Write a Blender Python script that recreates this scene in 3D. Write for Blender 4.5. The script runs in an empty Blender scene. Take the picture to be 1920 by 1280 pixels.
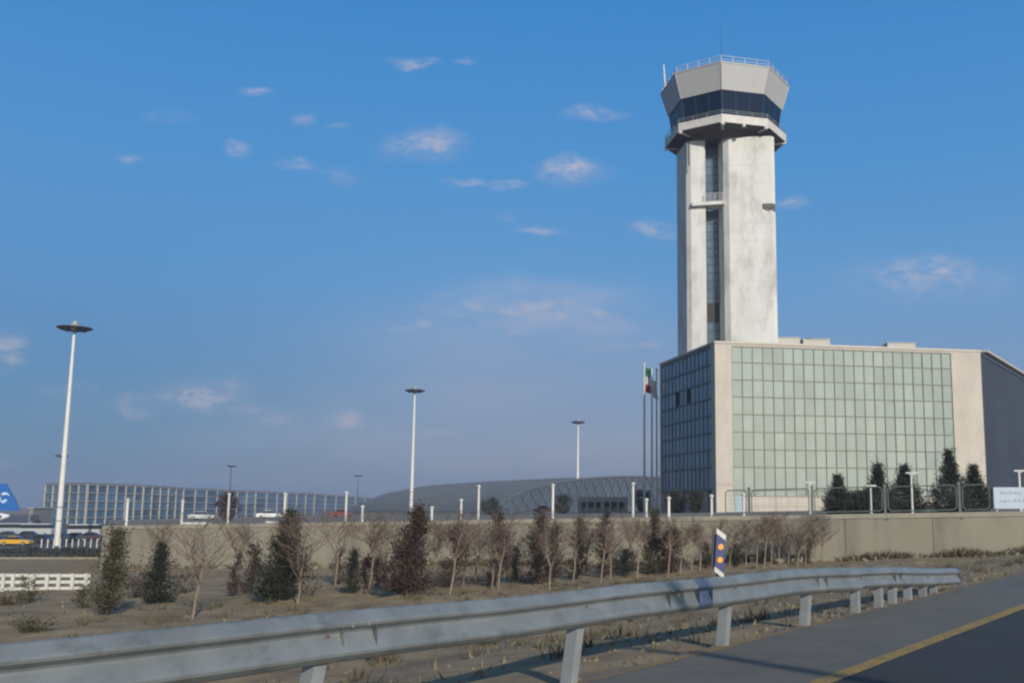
import bpy, bmesh, math, random
import numpy as np
from mathutils import Vector, Matrix

sc = bpy.context.scene
R = math.radians
random.seed(7)

# ------------------------------------------------------------------ camera
FPX, X0, Y0, HZ, EYE = 1800.0, 1200.0, 696.0, 945.0, 1.6
PITCH = math.atan((HZ - Y0) / FPX)
cam_d = bpy.data.cameras.new('camera')
cam = bpy.data.objects.new('camera', cam_d)
sc.collection.objects.link(cam)
sc.camera = cam
cam.location = (0, 0, EYE)
cam.rotation_euler = (R(90) + PITCH, 0, 0)
cam_d.sensor_width = 36
cam_d.lens = 36 * FPX / 1920
cam_d.shift_x = (960 - X0) / 1920
cam_d.shift_y = (Y0 - 640) / 1920
cam_d.clip_end = 20000
cam_d.clip_start = 0.05
CP, SP = math.cos(PITCH), math.sin(PITCH)


def ray(x, y):
    cx, cy = (x - X0) / FPX, (Y0 - y) / FPX
    return Vector((cx, CP - cy * SP, SP + cy * CP))


def PY(x, y, Y):
    d = ray(x, y)
    return Vector((0, 0, EYE)) + d * (Y / d.y)


def PZ(x, y, z):
    d = ray(x, y)
    return Vector((0, 0, EYE)) + d * ((z - EYE) / d.z)


def proj(P):
    F = P.y * CP + (P.z - EYE) * SP
    U = -P.y * SP + (P.z - EYE) * CP
    return X0 + FPX * P.x / F, Y0 - FPX * U / F


# ------------------------------------------------------------------ world, sun, exposure
SUN_AZ, SUN_EL = R(24), R(20.5)      # azimuth measured from straight behind the camera towards its right
sun_from = Vector((math.sin(SUN_AZ) * math.cos(SUN_EL), -math.cos(SUN_AZ) * math.cos(SUN_EL), math.sin(SUN_EL)))
sd = bpy.data.lights.new('sun', 'SUN')
sd.energy = 5.0
sd.angle = R(0.5)
sd.color = (1.0, 0.93, 0.82)
sun = bpy.data.objects.new('sun', sd)
sc.collection.objects.link(sun)
sun.rotation_euler = (-sun_from).to_track_quat('-Z', 'Y').to_euler()
sc.view_settings.view_transform = 'Standard'
sc.view_settings.look = 'None'
sc.view_settings.exposure = 0.0
sc.view_settings.gamma = 1
sc.cycles.filter_width = 2.3

wd = bpy.data.worlds.new('World')
sc.world = wd
wd.use_nodes = True
nt = wd.node_tree
nt.nodes.clear()
N, LK = nt.nodes, nt.links


def wn(t, **k):
    n = N.new(t)
    for a, b in k.items():
        setattr(n, a, b)
    return n


def wl(sock, v):
    if hasattr(v, 'is_output') or hasattr(v, 'links'):
        LK.new(v, sock)
    else:
        sock.default_value = v


def wmath(op, a, b=None, c=None, clamp=False):
    n = wn('ShaderNodeMath', operation=op)
    n.use_clamp = clamp
    wl(n.inputs[0], a)
    if b is not None:
        wl(n.inputs[1], b)
    if c is not None:
        wl(n.inputs[2], c)
    return n.outputs[0]


def wvec(op, a, b=None):
    n = wn('ShaderNodeVectorMath', operation=op)
    wl(n.inputs[0], a)
    if b is not None:
        wl(n.inputs[1], b)
    return n.outputs[1] if op in ('LENGTH', 'DOT_PRODUCT') else n.outputs[0]


sky = wn('ShaderNodeTexSky', sky_type='NISHITA', sun_disc=False)
sky.sun_elevation = SUN_EL
sky.sun_rotation = R(180) - SUN_AZ          # the same direction as the sun lamp
sky.altitude = 1000
sky.air_density = 1.0
sky.dust_density = 1.6
sky.ozone_density = 2.5
hs = wn('ShaderNodeHueSaturation')
hs.inputs['Hue'].default_value = 0.497
hs.inputs['Saturation'].default_value = 1.12
hs.inputs['Value'].default_value = 1.0
LK.new(sky.outputs[0], hs.inputs['Color'])

geo = wn('ShaderNodeTexCoord')
sep = wn('ShaderNodeSeparateXYZ')
LK.new(geo.outputs['Generated'], sep.inputs[0])
yy = wmath('MAXIMUM', sep.outputs[1], 0.05)
com = wn('ShaderNodeCombineXYZ')
LK.new(wmath('DIVIDE', sep.outputs[0], yy), com.inputs[0])
LK.new(wmath('DIVIDE', sep.outputs[2], yy), com.inputs[1])
uv = com.outputs[0]
nz1 = wn('ShaderNodeTexNoise')
nz1.inputs['Scale'].default_value = 16
nz1.inputs['Detail'].default_value = 4
LK.new(uv, nz1.inputs['Vector'])
warp = wvec('SCALE', wvec('SUBTRACT', nz1.outputs['Color'], (0.5, 0.5, 0.5)))
warp.node.inputs['Scale'].default_value = 0.032
uvw = wvec('ADD', uv, warp)
mp = wn('ShaderNodeMapping')
mp.inputs['Scale'].default_value = (1.0, 2.2, 1.0)
LK.new(uvw, mp.inputs['Vector'])
nz2 = wn('ShaderNodeTexNoise')
nz2.inputs['Scale'].default_value = 38
nz2.inputs['Detail'].default_value = 9
nz2.inputs['Roughness'].default_value = 0.62
LK.new(mp.outputs[0], nz2.inputs['Vector'])
# the small fair-weather clouds: photo x, y, half width, half height, strength
CLOUDS = [(775, 115, 55, 16, .55), (480, 173, 42, 12, .5), (570, 230, 28, 17, .3), (445, 278, 28, 20, .55),
          (555, 308, 50, 17, .6), (800, 272, 95, 36, .62), (1115, 214, 75, 19, .55), (1065, 318, 75, 30, .75),
          (870, 343, 52, 12, .55), (945, 350, 45, 12, .6), (1480, 381, 36, 14, .5), (1235, 430, 60, 20, .5),
          (1015, 430, 55, 11, .5), (950, 411, 28, 8, .4), (245, 293, 32, 12, .35), (990, 580, 250, 62, .5),
          (1110, 590, 110, 36, .5), (1740, 512, 130, 38, .62), (375, 745, 95, 38, .8), (650, 790, 65, 32, .7),
          (500, 785, 100, 26, .35), (250, 765, 60, 34, .4), (830, 805, 55, 18, .4), (5, 655, 50, 55, .75),
          (1180, 642, 100, 26, .4), (130, 735, 70, 16, .3), (640, 240, 30, 8, .25), (740, 620, 220, 40, .12),
          (870, 112, 30, 9, .25), (560, 890, 330, 24, .35), (1000, 840, 220, 22, .2), (790, 610, 90, 22, .35), (640, 330, 60, 20, .15), (1740, 530, 200, 50, .3), (320, 220, 60, 14, .15), (0, 870, 60, 20, .3)]
HAZES = [(1000, 570, 240, 62, .50), (1120, 600, 120, 40, .36), (880, 585, 110, 30, .30), (790, 275, 110, 40, .2), (1070, 320, 90, 34, .22), (380, 745, 120, 50, .26), (650, 790, 90, 40, .22), (720, 850, 520, 95, .24), (980, 640, 430, 130, .20), (250, 790, 330, 90, .07), (900, 740, 360, 90, .20), (1100, 850, 360, 70, .22), (1740, 530, 240, 60, .12)]
dens = soft = None
for ci, (px, py, a, b, k) in enumerate(CLOUDS + HAZES):
    d = ray(px, py)
    kx = FPX / CP
    s = wvec('SUBTRACT', uvw, (d.x / d.y, d.z / d.y, 0))
    s = wvec('MULTIPLY', s, (kx / a, kx / b, 0))
    m = wn('ShaderNodeMapRange', interpolation_type='SMOOTHSTEP')
    LK.new(wvec('LENGTH', s), m.inputs['Value'])
    m.inputs['From Min'].default_value = 0.0
    m.inputs['From Max'].default_value = 1.25
    m.inputs['To Min'].default_value = min(1, k * 1.3)
    m.inputs['To Max'].default_value = 0.0
    if ci >= len(CLOUDS):
        m.inputs['To Min'].default_value = k
        soft = m.outputs[0] if soft is None else wmath('MAXIMUM', soft, m.outputs[0])
    else:
        dens = m.outputs[0] if dens is None else wmath('MAXIMUM', dens, m.outputs[0])
tex = wn('ShaderNodeMapRange', interpolation_type='SMOOTHSTEP')
LK.new(nz2.outputs[0], tex.inputs['Value'])
tex.inputs['From Min'].default_value = 0.36
tex.inputs['From Max'].default_value = 0.66
tex.inputs['To Min'].default_value = 0.14
mp3 = wn('ShaderNodeMapping')
mp3.inputs['Scale'].default_value = (1.0, 3.0, 1.0)
LK.new(uv, mp3.inputs['Vector'])
nz3 = wn('ShaderNodeTexNoise')
nz3.inputs['Scale'].default_value = 7
nz3.inputs['Detail'].default_value = 5
LK.new(mp3.outputs[0], nz3.inputs['Vector'])
tx3 = wn('ShaderNodeMapRange', interpolation_type='SMOOTHSTEP')
LK.new(nz3.outputs[0], tx3.inputs['Value'])
tx3.inputs['From Min'].default_value = 0.32
tx3.inputs['From Max'].default_value = 0.66
tx3.inputs['To Min'].default_value = 0.45
tx3.inputs['To Max'].default_value = 1.3
cl = wmath('MAXIMUM', wmath('MULTIPLY', dens, tex.outputs[0]), wmath('MULTIPLY', soft, tx3.outputs[0]), clamp=True)
# evening-blue sky by elevation on the side away from the sun, laid over the sky texture
ramp = wn('ShaderNodeValToRGB')
LK.new(sep.outputs[2], ramp.inputs[0])
els = ramp.color_ramp.elements
STOPS = [(0.0, (.275, .318, .435)), (.05, (.266, .322, .46)), (.12, (.200, .320, .520)), (.22, (.120, .335, .645)), (.34, (.066, .298, .660)), (.50, (.034, .248, .640)), (1.0, (.030, .150, .420))]
while len(els) < len(STOPS):
    els.new(0.5)
for e_, (p_, c_) in zip(els, STOPS):
    e_.position = p_
    e_.color = (*c_, 1)
rsc = wn('ShaderNodeVectorMath', operation='SCALE')
azs = wn('ShaderNodeSeparateXYZ')          # deeper teal low in the sky, opposite the sun
LK.new(com.outputs[0], azs.inputs[0])
azr = wn('ShaderNodeMapRange', interpolation_type='SMOOTHSTEP')
LK.new(azs.outputs[0], azr.inputs['Value'])
azr.inputs['From Min'].default_value = -.05
azr.inputs['From Max'].default_value = -.62
elr = wn('ShaderNodeMapRange', interpolation_type='SMOOTHSTEP')
LK.new(sep.outputs[2], elr.inputs['Value'])
elr.inputs['From Min'].default_value = .02
elr.inputs['From Max'].default_value = .36
elr.inputs['To Min'].default_value = 1
elr.inputs['To Max'].default_value = .1
teal = wn('ShaderNodeMixRGB', blend_type='MULTIPLY')
LK.new(wmath('MULTIPLY', azr.outputs[0], elr.outputs[0]), teal.inputs[0])
LK.new(ramp.outputs[0], teal.inputs[1])
teal.inputs[2].default_value = (.20, .68, .88, 1)
LK.new(teal.outputs[0], rsc.inputs[0])
rsc.inputs['Scale'].default_value = 10.0
side = wn('ShaderNodeMapRange', interpolation_type='SMOOTHSTEP')
LK.new(sep.outputs[1], side.inputs['Value'])
side.inputs['From Min'].default_value = -.35
side.inputs['From Max'].default_value = .35
side.inputs['To Max'].default_value = .86
skm = wn('ShaderNodeMixRGB')
LK.new(side.outputs[0], skm.inputs[0])
LK.new(hs.outputs[0], skm.inputs[1])
LK.new(rsc.outputs[0], skm.inputs[2])
mixc = wn('ShaderNodeMixRGB')
LK.new(cl, mixc.inputs[0])
LK.new(skm.outputs[0], mixc.inputs[1])
mixc.inputs[2].default_value = (4.95, 4.95, 5.9, 1)
bg = wn('ShaderNodeBackground')
bg.inputs['Strength'].default_value = 0.10
LK.new(mixc.outputs[0], bg.inputs['Color'])
out = wn('ShaderNodeOutputWorld')
LK.new(bg.outputs[0], out.inputs['Surface'])

# ------------------------------------------------------------------ materials
MATS = {}


def mat(name, col, rough=0.8, var=0.0, vscale=3.0, vstretch=(1, 1, 1), metal=0.0, bump=0.0, col2=None, spec=0.5,
        objvar=0.0, detail=5, bscale=None, coat=0.0, stain=None, tint=0.0):
    """Principled material whose colour wanders between col and col2 (or lighter and darker col) with noise."""
    if name in MATS:
        return MATS[name]
    m = bpy.data.materials.new(name)
    m.use_nodes = True
    t = m.node_tree
    b = t.nodes['Principled BSDF']
    b.inputs['Roughness'].default_value = rough
    b.inputs['Metallic'].default_value = metal
    b.inputs['Specular IOR Level'].default_value = spec
    b.inputs['Coat Weight'].default_value = coat
    tc = t.nodes.new('ShaderNodeTexCoord')
    g = t.nodes.new('ShaderNodeNewGeometry')
    mpn = t.nodes.new('ShaderNodeMapping')
    mpn.inputs['Scale'].default_value = vstretch
    t.links.new(g.outputs['Position'], mpn.inputs['Vector'])
    n = t.nodes.new('ShaderNodeTexNoise')
    n.inputs['Scale'].default_value = vscale
    n.inputs['Detail'].default_value = detail
    n.inputs['Roughness'].default_value = 0.6
    t.links.new(mpn.outputs[0], n.inputs['Vector'])
    mr = t.nodes.new('ShaderNodeMapRange')
    mr.inputs['From Min'].default_value = 0.3
    mr.inputs['From Max'].default_value = 0.7
    t.links.new(n.outputs[0], mr.inputs['Value'])
    mx = t.nodes.new('ShaderNodeMixRGB')
    lo = tuple(max(0, c * (1 - var)) for c in col)
    hi = col2 if col2 else tuple(min(1, c * (1 + var)) for c in col)
    if col2:
        lo = col
    mx.inputs[1].default_value = (*lo, 1)
    mx.inputs[2].default_value = (*hi, 1)
    t.links.new(mr.outputs[0], mx.inputs[0])
    last = mx.outputs[0]
    if objvar:
        oi = t.nodes.new('ShaderNodeObjectInfo')
        h = t.nodes.new('ShaderNodeHueSaturation')
        r2 = t.nodes.new('ShaderNodeMapRange')
        r2.inputs['To Min'].default_value = 1 - objvar
        r2.inputs['To Max'].default_value = 1 + objvar
        t.links.new(oi.outputs['Random'], r2.inputs['Value'])
        t.links.new(r2.outputs[0], h.inputs['Value'])
        t.links.new(last, h.inputs['Color'])
        last = h.outputs[0]
    if stain:
        # weathering: blotches with an outline of their own; (scale, stretch, low, high, strength, colour)
        ssc, sst, slo, shi, sk, scol = stain
        m3 = t.nodes.new('ShaderNodeMapping')
        m3.inputs['Scale'].default_value = sst
        m3.inputs['Location'].default_value = (3.1, 7.7, 1.9)
        t.links.new(g.outputs['Position'], m3.inputs['Vector'])
        n3 = t.nodes.new('ShaderNodeTexNoise')
        n3.inputs['Scale'].default_value = ssc
        n3.inputs['Detail'].default_value = 8
        n3.inputs['Roughness'].default_value = .68
        t.links.new(m3.outputs[0], n3.inputs['Vector'])
        r3 = t.nodes.new('ShaderNodeMapRange')
        r3.inputs['From Min'].default_value = slo
        r3.inputs['From Max'].default_value = shi
        r3.inputs['To Max'].default_value = sk
        t.links.new(n3.outputs[0], r3.inputs['Value'])
        x3 = t.nodes.new('ShaderNodeMixRGB')
        t.links.new(r3.outputs[0], x3.inputs[0])
        t.links.new(last, x3.inputs[1])
        x3.inputs[2].default_value = (*scol, 1)
        last = x3.outputs[0]
    if tint:
        at = t.nodes.new('ShaderNodeAttribute')
        at.attribute_name = 'tint'
        h2 = t.nodes.new('ShaderNodeHueSaturation')
        r4 = t.nodes.new('ShaderNodeMapRange')
        r4.inputs['To Min'].default_value = 1 - tint
        r4.inputs['To Max'].default_value = 1 + tint
        t.links.new(at.outputs['Fac'], r4.inputs['Value'])
        t.links.new(r4.outputs[0], h2.inputs['Value'])
        t.links.new(last, h2.inputs['Color'])
        last = h2.outputs[0]
    t.links.new(last, b.inputs['Base Color'])
    if bump:
        bn = t.nodes.new('ShaderNodeBump')
        bn.inputs['Strength'].default_value = bump
        bn.inputs['Distance'].default_value = 0.05
        if bscale:
            n2 = t.nodes.new('ShaderNodeTexNoise')
            n2.inputs['Scale'].default_value = bscale
            n2.inputs['Detail'].default_value = 4
            t.links.new(g.outputs['Position'], n2.inputs['Vector'])
            t.links.new(n2.outputs[0], bn.inputs['Height'])
        else:
            t.links.new(n.outputs[0], bn.inputs['Height'])
        t.links.new(bn.outputs[0], b.inputs['Normal'])
    MATS[name] = m
    return m


CONC = mat('tower concrete', (.51, .515, .495), .85, .09, .35, (1, 1, .35), bump=.15, stain=(.5, (1, 1, .45), .47, .70, .75, (.27, .265, .25)))
STONE = mat('cream stone cladding', (.385, .352, .305), .7, .10, .6, (1, 1, .6), bump=.05, stain=(.6, (1, 1, .3), .5, .8, .4, (.22, .195, .165)))
FASCIA = mat('cab cladding panel', (.32, .325, .33), .55, .04, .6)
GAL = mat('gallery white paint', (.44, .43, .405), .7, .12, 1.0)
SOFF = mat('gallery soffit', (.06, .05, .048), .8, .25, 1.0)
CABGL = mat('cab dark glass', (.003, .012, .032), .08, .1, .2, spec=.12)
SLOTGL = mat('tower stair glass', (.085, .135, .18), .12, .3, .5, spec=.5)
SLOTFR = mat('stair glazing bar', (.05, .06, .07), .6, .1, 1)
PANE = mat('pale green glass pane', (.25, .295, .262), .07, .08, .25, spec=.7, tint=.075)
MULL = mat('bronze mullion', (.13, .122, .095), .5, .12, 1.5)
DARKGL = mat('dark curtain glass', (.034, .042, .06), .6, .2, .12, (1, 1, .3), spec=.3)
METAL = mat('galvanised steel', (.20, .22, .222), .45, .2, 2.2, metal=.4, bump=.05, bscale=14, stain=(5, (1, 1, 2.2), .52, .75, .6, (.075, .08, .075)))
POSTM = mat('galvanised post', (.24, .255, .26), .55, .15, 3, metal=.3, stain=(7, (1, 1, .6), .52, .75, .5, (.18, .165, .14)))
WHITE = mat('white paint', (.45, .45, .42), .6, .08, 2)
POLEW = mat('mast pale paint', (.54, .54, .51), .55, .06, .6)
DARKM = mat('dark metal', (.035, .04, .05), .5, .2, 2)
GREYM = mat('grey metal', (.22, .25, .25), .5, .15, 2)
FENCEG = mat('fence green grey paint', (.095, .12, .11), .5, .15, 3)
WALLC = mat('retaining wall concrete', (.215, .20, .155), .9, .14, .45, (1, 1, .35), bump=.2, stain=(.9, (1, 1, .14), .47, .68, .75, (.115, .11, .092)))
DIRT = mat('dry dirt', (.135, .096, .048), .95, .3, .9, bump=.8, col2=(.30, .225, .122), bscale=3.5, detail=8)
GRAV = mat('gravel fill', (.11, .10, .08), .95, .25, .8, bump=.3)
ASPH = mat('grey shoulder asphalt', (.115, .112, .096), .85, .14, 1.3, (1, 1, 1), bump=.15, bscale=60, detail=9, stain=(.7, (1, 1, 1), .5, .72, .55, (.072, .07, .06)))
ASPH2 = mat('dark lane asphalt', (.022, .026, .029), .85, .18, .8, bump=.12, bscale=60, detail=9, stain=(.8, (1, 1, 1), .5, .75, .5, (.028, .031, .033)))
LOT = mat('parking asphalt', (.07, .07, .068), .9, .15, .3)
YEL = mat('worn yellow road paint', (.33, .215, .04), .8, .25, 5, col2=(.24, .165, .05), detail=8, stain=(9, (1, 1, 1), .52, .62, .75, (.10, .085, .055)))
YELF = mat('faded yellow road paint', (.25, .15, .055), .9, .3, 3, col2=(.12, .10, .07), detail=8)
TERR = mat('terrace ground', (.16, .145, .115), .95, .2, .2)
TRUNK = mat('pale sapling bark', (.185, .148, .112), .9, .2, 8)
TWIG = mat('bare twig', (.13, .092, .072), .9, .2, 8)
BARK = mat('dark bark', (.09, .065, .05), .9, .2, 8)
LG = mat('dark conifer foliage', (.010, .015, .008), .8, .3, 5, col2=(.024, .029, .015))
LB = mat('dry brown conifer foliage', (.024, .016, .013), .85, .3, 4, col2=(.062, .039, .029))
LO = mat('olive conifer foliage', (.032, .031, .017), .85, .3, 5, col2=(.072, .063, .032))
LF = mat('clipped cypress foliage', (.010, .016, .010), .8, .3, 3, col2=(.034, .040, .022))
WEED = mat('dry weed', (.055, .048, .028), .9, .3, 4, col2=(.12, .095, .055))
GRASS = mat('dry grass', (.20, .16, .095), .9, .3, 2, col2=(.10, .095, .05))
HALLR = mat('hall roof sheet', (.15, .148, .128), .75, .12, .06)
HALLG = mat('hall glass', (.05, .07, .10), .5, .2, .05)
HALLT = mat('hall truss', (.072, .086, .10), .6, .1, .2)
TGL = mat('terminal blue glass', (.05, .105, .18), .2, .3, .05, spec=.6, objvar=.35)
TFR = mat('terminal frame', (.31, .31, .27), .7, .1, .1)
CREAM = mat('pavilion cream wall', (.40, .36, .28), .8, .08, .4)
CARGL = mat('car glass', (.02, .025, .03), .08, .1, 1)
TYRE = mat('tyre rubber', (.02, .02, .02), .8, .1, 4)

# ------------------------------------------------------------------ mesh helpers
ORG = {}


class MB:
    def __init__(s):
        s.v, s.f, s.t = [], [], []

    def add(s, vs, fs):
        o = len(s.v)
        s.v += [tuple(v) for v in vs]
        s.f += [tuple(i + o for i in f) for f in fs]

    def quad(s, a, b, c, d):
        s.add([a, b, c, d], [(0, 1, 2, 3)])
        s.t.append(random.random())

    def prism(s, poly, z0, z1):
        n = len(poly)
        s.add([(p[0], p[1], z0) for p in poly] + [(p[0], p[1], z1) for p in poly],
              [tuple(range(n - 1, -1, -1)), tuple(range(n, 2 * n))] +
              [(i, (i + 1) % n, n + (i + 1) % n, n + i) for i in range(n)])

    def loft(s, rings, cap=True):
        n = len(rings[0])
        vs = [p for r in rings for p in r]
        fs = []
        for k in range(len(rings) - 1):
            for i in range(n):
                fs.append((k * n + i, k * n + (i + 1) % n, (k + 1) * n + (i + 1) % n, (k + 1) * n + i))
        if cap:
            fs.append(tuple(range(n - 1, -1, -1)))
            fs.append(tuple((len(rings) - 1) * n + i for i in range(n)))
        s.add(vs, fs)

    def box(s, c, size, axx=(1, 0, 0), axz=(0, 0, 1)):
        c = Vector(c)
        x = Vector(axx).normalized()
        z = Vector(axz).normalized()
        y = z.cross(x).normalized()
        x = y.cross(z).normalized()
        a, b, d = x * size[0] / 2, y * size[1] / 2, z * size[2] / 2
        vs = [c + i * a + j * b + k * d for k in (-1, 1) for (i, j) in ((-1, -1), (1, -1), (1, 1), (-1, 1))]
        s.add(vs, [(3, 2, 1, 0), (4, 5, 6, 7), (0, 1, 5, 4), (1, 2, 6, 5), (2, 3, 7, 6), (3, 0, 4, 7)])

    def beam(s, a, b, w, h, up=(0, 0, 1)):
        a, b = Vector(a), Vector(b)
        d = (b - a)
        L = d.length
        x = d.normalized()
        y = Vector(up).cross(x).normalized()
        z = x.cross(y)
        s.box((a + b) / 2, (L, w, h), x, z)

    def tube(s, a, b, r0, r1=None, n=8, cap=True):
        a, b = Vector(a), Vector(b)
        r1 = r0 if r1 is None else r1
        d = (b - a).normalized()
        u = d.orthogonal().normalized()
        w = d.cross(u)
        rings = []
        for p, r in ((a, r0), (b, r1)):
            rings.append([p + (u * math.cos(t) + w * math.sin(t)) * r for t in (2 * math.pi * i / n for i in range(n))])
        s.loft(rings, cap)

    def lathe(s, c, prof, n=20, sx=1, sy=1):
        c = Vector(c)
        s.loft([[c + Vector((r * sx * math.cos(t), r * sy * math.sin(t), z)) for t in
                 (2 * math.pi * i / n for i in range(n))] for r, z in prof])

    def build(s, name, m, parent=None, smooth=False, org=None):
        me = bpy.data.meshes.new(name)
        o = bpy.data.objects.new(name, me)
        if parent is not None:
            o0 = ORG[parent.name]
            loc = Vector((0, 0, 0))
        else:
            o0 = Vector(org) if org is not None else Vector((0, 0, 0))
            loc = o0
        me.from_pydata([(v[0] - o0.x, v[1] - o0.y, v[2] - o0.z) for v in s.v], [], s.f)
        me.materials.append(m)
        if s.t and len(s.t) == len(s.f):
            at = me.attributes.new('tint', 'FLOAT', 'FACE')
            at.data.foreach_set('value', s.t)
        if smooth:
            for p in me.polygons:
                p.use_smooth = True
        me.update()
        sc.collection.objects.link(o)
        o.location = loc
        ORG[o.name] = o0
        if parent is not None:
            o.parent = parent
        return o


def tag(o, label=None, cat=None, group=None, kind=None):
    for k, v in (('label', label), ('category', cat), ('group', group), ('kind', kind)):
        if v:
            o[k] = v
    return o


def thing(name, loc, label, cat, group=None):
    o = bpy.data.objects.new(name, None)
    o.empty_display_size = 0.3
    sc.collection.objects.link(o)
    o.location = loc
    ORG[o.name] = Vector(loc)
    return tag(o, label, cat, group)


ORD = ['first', 'second', 'third', 'fourth', 'fifth', 'sixth', 'seventh', 'eighth', 'ninth', 'tenth', 'eleventh',
       'twelfth', 'thirteenth', 'fourteenth', 'fifteenth', 'sixteenth', 'seventeenth', 'eighteenth', 'nineteenth',
       'twentieth', 'twenty-first', 'twenty-second', 'twenty-third', 'twenty-fourth', 'twenty-fifth', 'twenty-sixth']
ORD += ['twenty-' + k for k in ('seventh', 'eighth', 'ninth')] + ['thirtieth'] + ['thirty-' + k for k in ORD[:9]] + ['fortieth'] + ['forty-' + k for k in ORD[:9]]


def ordl(i, n):
    return 'leftmost' if i == 0 else ('rightmost' if i == n - 1 else ORD[i] + ' from the left')


# ------------------------------------------------------------------ ground, road
U = Vector((0.5604, 0.8282, 0))           # along the road
NN = Vector((0.8282, -0.5604, 0))         # across it, towards the camera's lane
EDGE = -5.58


def SN(s, n, z=0.0):
    return U * s + NN * n + Vector((0, 0, z))


QZ = [(-1e5, -.05), (.25, -.05), (1.0, -.10), (6, -.75), (15, -1.2), (54, -2.3), (70, -3.1), (102, -4.7), (1e6, -4.7)]


def rug(x, y):
    return (math.sin(x * 1.7 + math.sin(y * .9) * 2) * math.sin(y * 2.1 + math.sin(x * 1.3)) * .5 +
            math.sin(x * .53 + 1.3) * math.sin(y * .61 + .4))


def gz(x, y):
    q = -(NN.x * x + NN.y * y) + EDGE
    for (a, za), (b, zb) in zip(QZ, QZ[1:]):
        if q <= b:
            z = za + (zb - za) * (q - a) / (b - a)
            break
    if .3 < q < 90:
        z += .085 * rug(x, y) * min(1, (q - .3) / 3)
        if q < 22:
            z += .11 * math.sin(q * 4.4 + .8 * math.sin(x * .4 + y * .3)) * min(1, max(0, q - 1.2) / 2) * (.5 + .5 * math.sin(x * .23 + y * .31))
    return z


def ground(px, py):
    d = ray(px, py)
    t = 3.0
    while t < 400:
        p = Vector((0, 0, EYE)) + d * t
        if p.z < gz(p.x, p.y):
            return p
        t *= 1.004
    return p


def axis(lo, hi, near, step):
    a = list(np.arange(-near, near + .01, step))
    v, st = near, step
    while v < hi:
        st *= 1.35
        v += st
        a.append(v)
    v, st = -near, step
    while v > lo:
        st *= 1.35
        v -= st
        a.insert(0, v)
    return a


ss = [-2000, -1500, -800, -400, -200, -120] + list(np.arange(-80, 80, .7)) + [82, 90, 110, 150, 250, 500, 900, 1500, 2000]
qs = [-2000, -800, -200, -50, -10, 0, .25, .6, 1.0] + list(np.arange(1.5, 62, .55)) + [66, 70, 78, 88, 95, 102, 110, 130, 200, 400, 900, 2000]
vs, fs = [], []
for q in qs:
    for s in ss:
        p = SN(s, EDGE - q)
        vs.append((p.x, p.y, gz(p.x, p.y)))
w = len(ss)
for j in range(len(qs) - 1):
    for i in range(w - 1):
        fs.append((j * w + i, (j + 1) * w + i, (j + 1) * w + i + 1, j * w + i + 1)[::-1])
g = MB()
g.add(vs, fs)
go = g.build('ground', DIRT, smooth=True)
tag(go, kind='structure')


def sheet(name, m, n0, n1, z, s0=-200, s1=900, kind='structure', n=60, rag=False):
    b = MB()
    pts = sorted(set([s0, s1] + list(np.linspace(max(s0, -20), min(s1, 60), n))))
    for a, c in zip(pts, pts[1:]):
        j0 = (.05 * math.sin(a * 3.1) + .04 * math.sin(a * 7.3 + 1)) if rag else 0
        j1 = (.05 * math.sin(c * 3.1) + .04 * math.sin(c * 7.3 + 1)) if rag else 0
        b.quad(SN(a, n0 + j0, z), SN(a, n1, z), SN(c, n1, z), SN(c, n0 + j1, z))
    return tag(b.build(name, m), kind=kind)


sheet('road_shoulder', ASPH, EDGE - .02, -3.62, 0, n=400, rag=True)
sheet('road', ASPH2, -3.62, 9, .002)
sheet('road_marking', YEL, -3.78, -3.60, .006)
sheet('road_marking', YELF, EDGE + .02, EDGE + .15, .004)
# ragged crumbs of shoulder paving spilling over the edge
b = MB()
rr = random.Random(3)
for i in range(240):
    s = rr.uniform(3, 34)
    q = abs(rr.gauss(0, .35)) - .12
    p = SN(s, EDGE - q)
    r = rr.uniform(.012, .045)
    z = max(gz(p.x, p.y), .002 if q < .05 else -9)
    c = Vector((p.x, p.y, z + r * .25))
    k = [c + Vector((math.cos(t) * r * rr.uniform(.6, 1.2), math.sin(t) * r * rr.uniform(.6, 1.2), -r * .3)) for t in (0, 1.26, 2.5, 3.77, 5.0)]
    tp = c + Vector((rr.uniform(-.3, .3) * r, rr.uniform(-.3, .3) * r, r * .7))
    b.add(k + [tp], [(i, (i + 1) % 5, 5) for i in range(5)])
tag(b.build('gravel', GRAV), 'grey pebbles scattered along the paved edge under the guardrail', 'gravel', kind='stuff')
# stones and clods over the bare verge
b = MB()
for i in range(1500):
    s = rr.uniform(-8, 40)
    q = .2 + rr.random() ** 1.6 * 16
    p = SN(s, EDGE - q)
    if p.y < 3:
        continue
    r = rr.uniform(.012, .05) * (1.6 if rr.random() < .06 else 1)
    c = Vector((p.x, p.y, gz(p.x, p.y) + r * .2))
    k = [c + Vector((math.cos(t) * r * rr.uniform(.6, 1.3), math.sin(t) * r * rr.uniform(.6, 1.3), -r * .4)) for t in (0, 1.26, 2.5, 3.77, 5.0)]
    b.add(k + [c + Vector((rr.uniform(-.3, .3) * r, rr.uniform(-.3, .3) * r, r * .6))], [(i_, (i_ + 1) % 5, 5) for i_ in range(5)])
tag(b.build('stones', mat('verge stone', (.17, .13, .08), .9, .3, 3)), 'small stones and clods scattered over the dirt verge', 'stones', kind='stuff')
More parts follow.
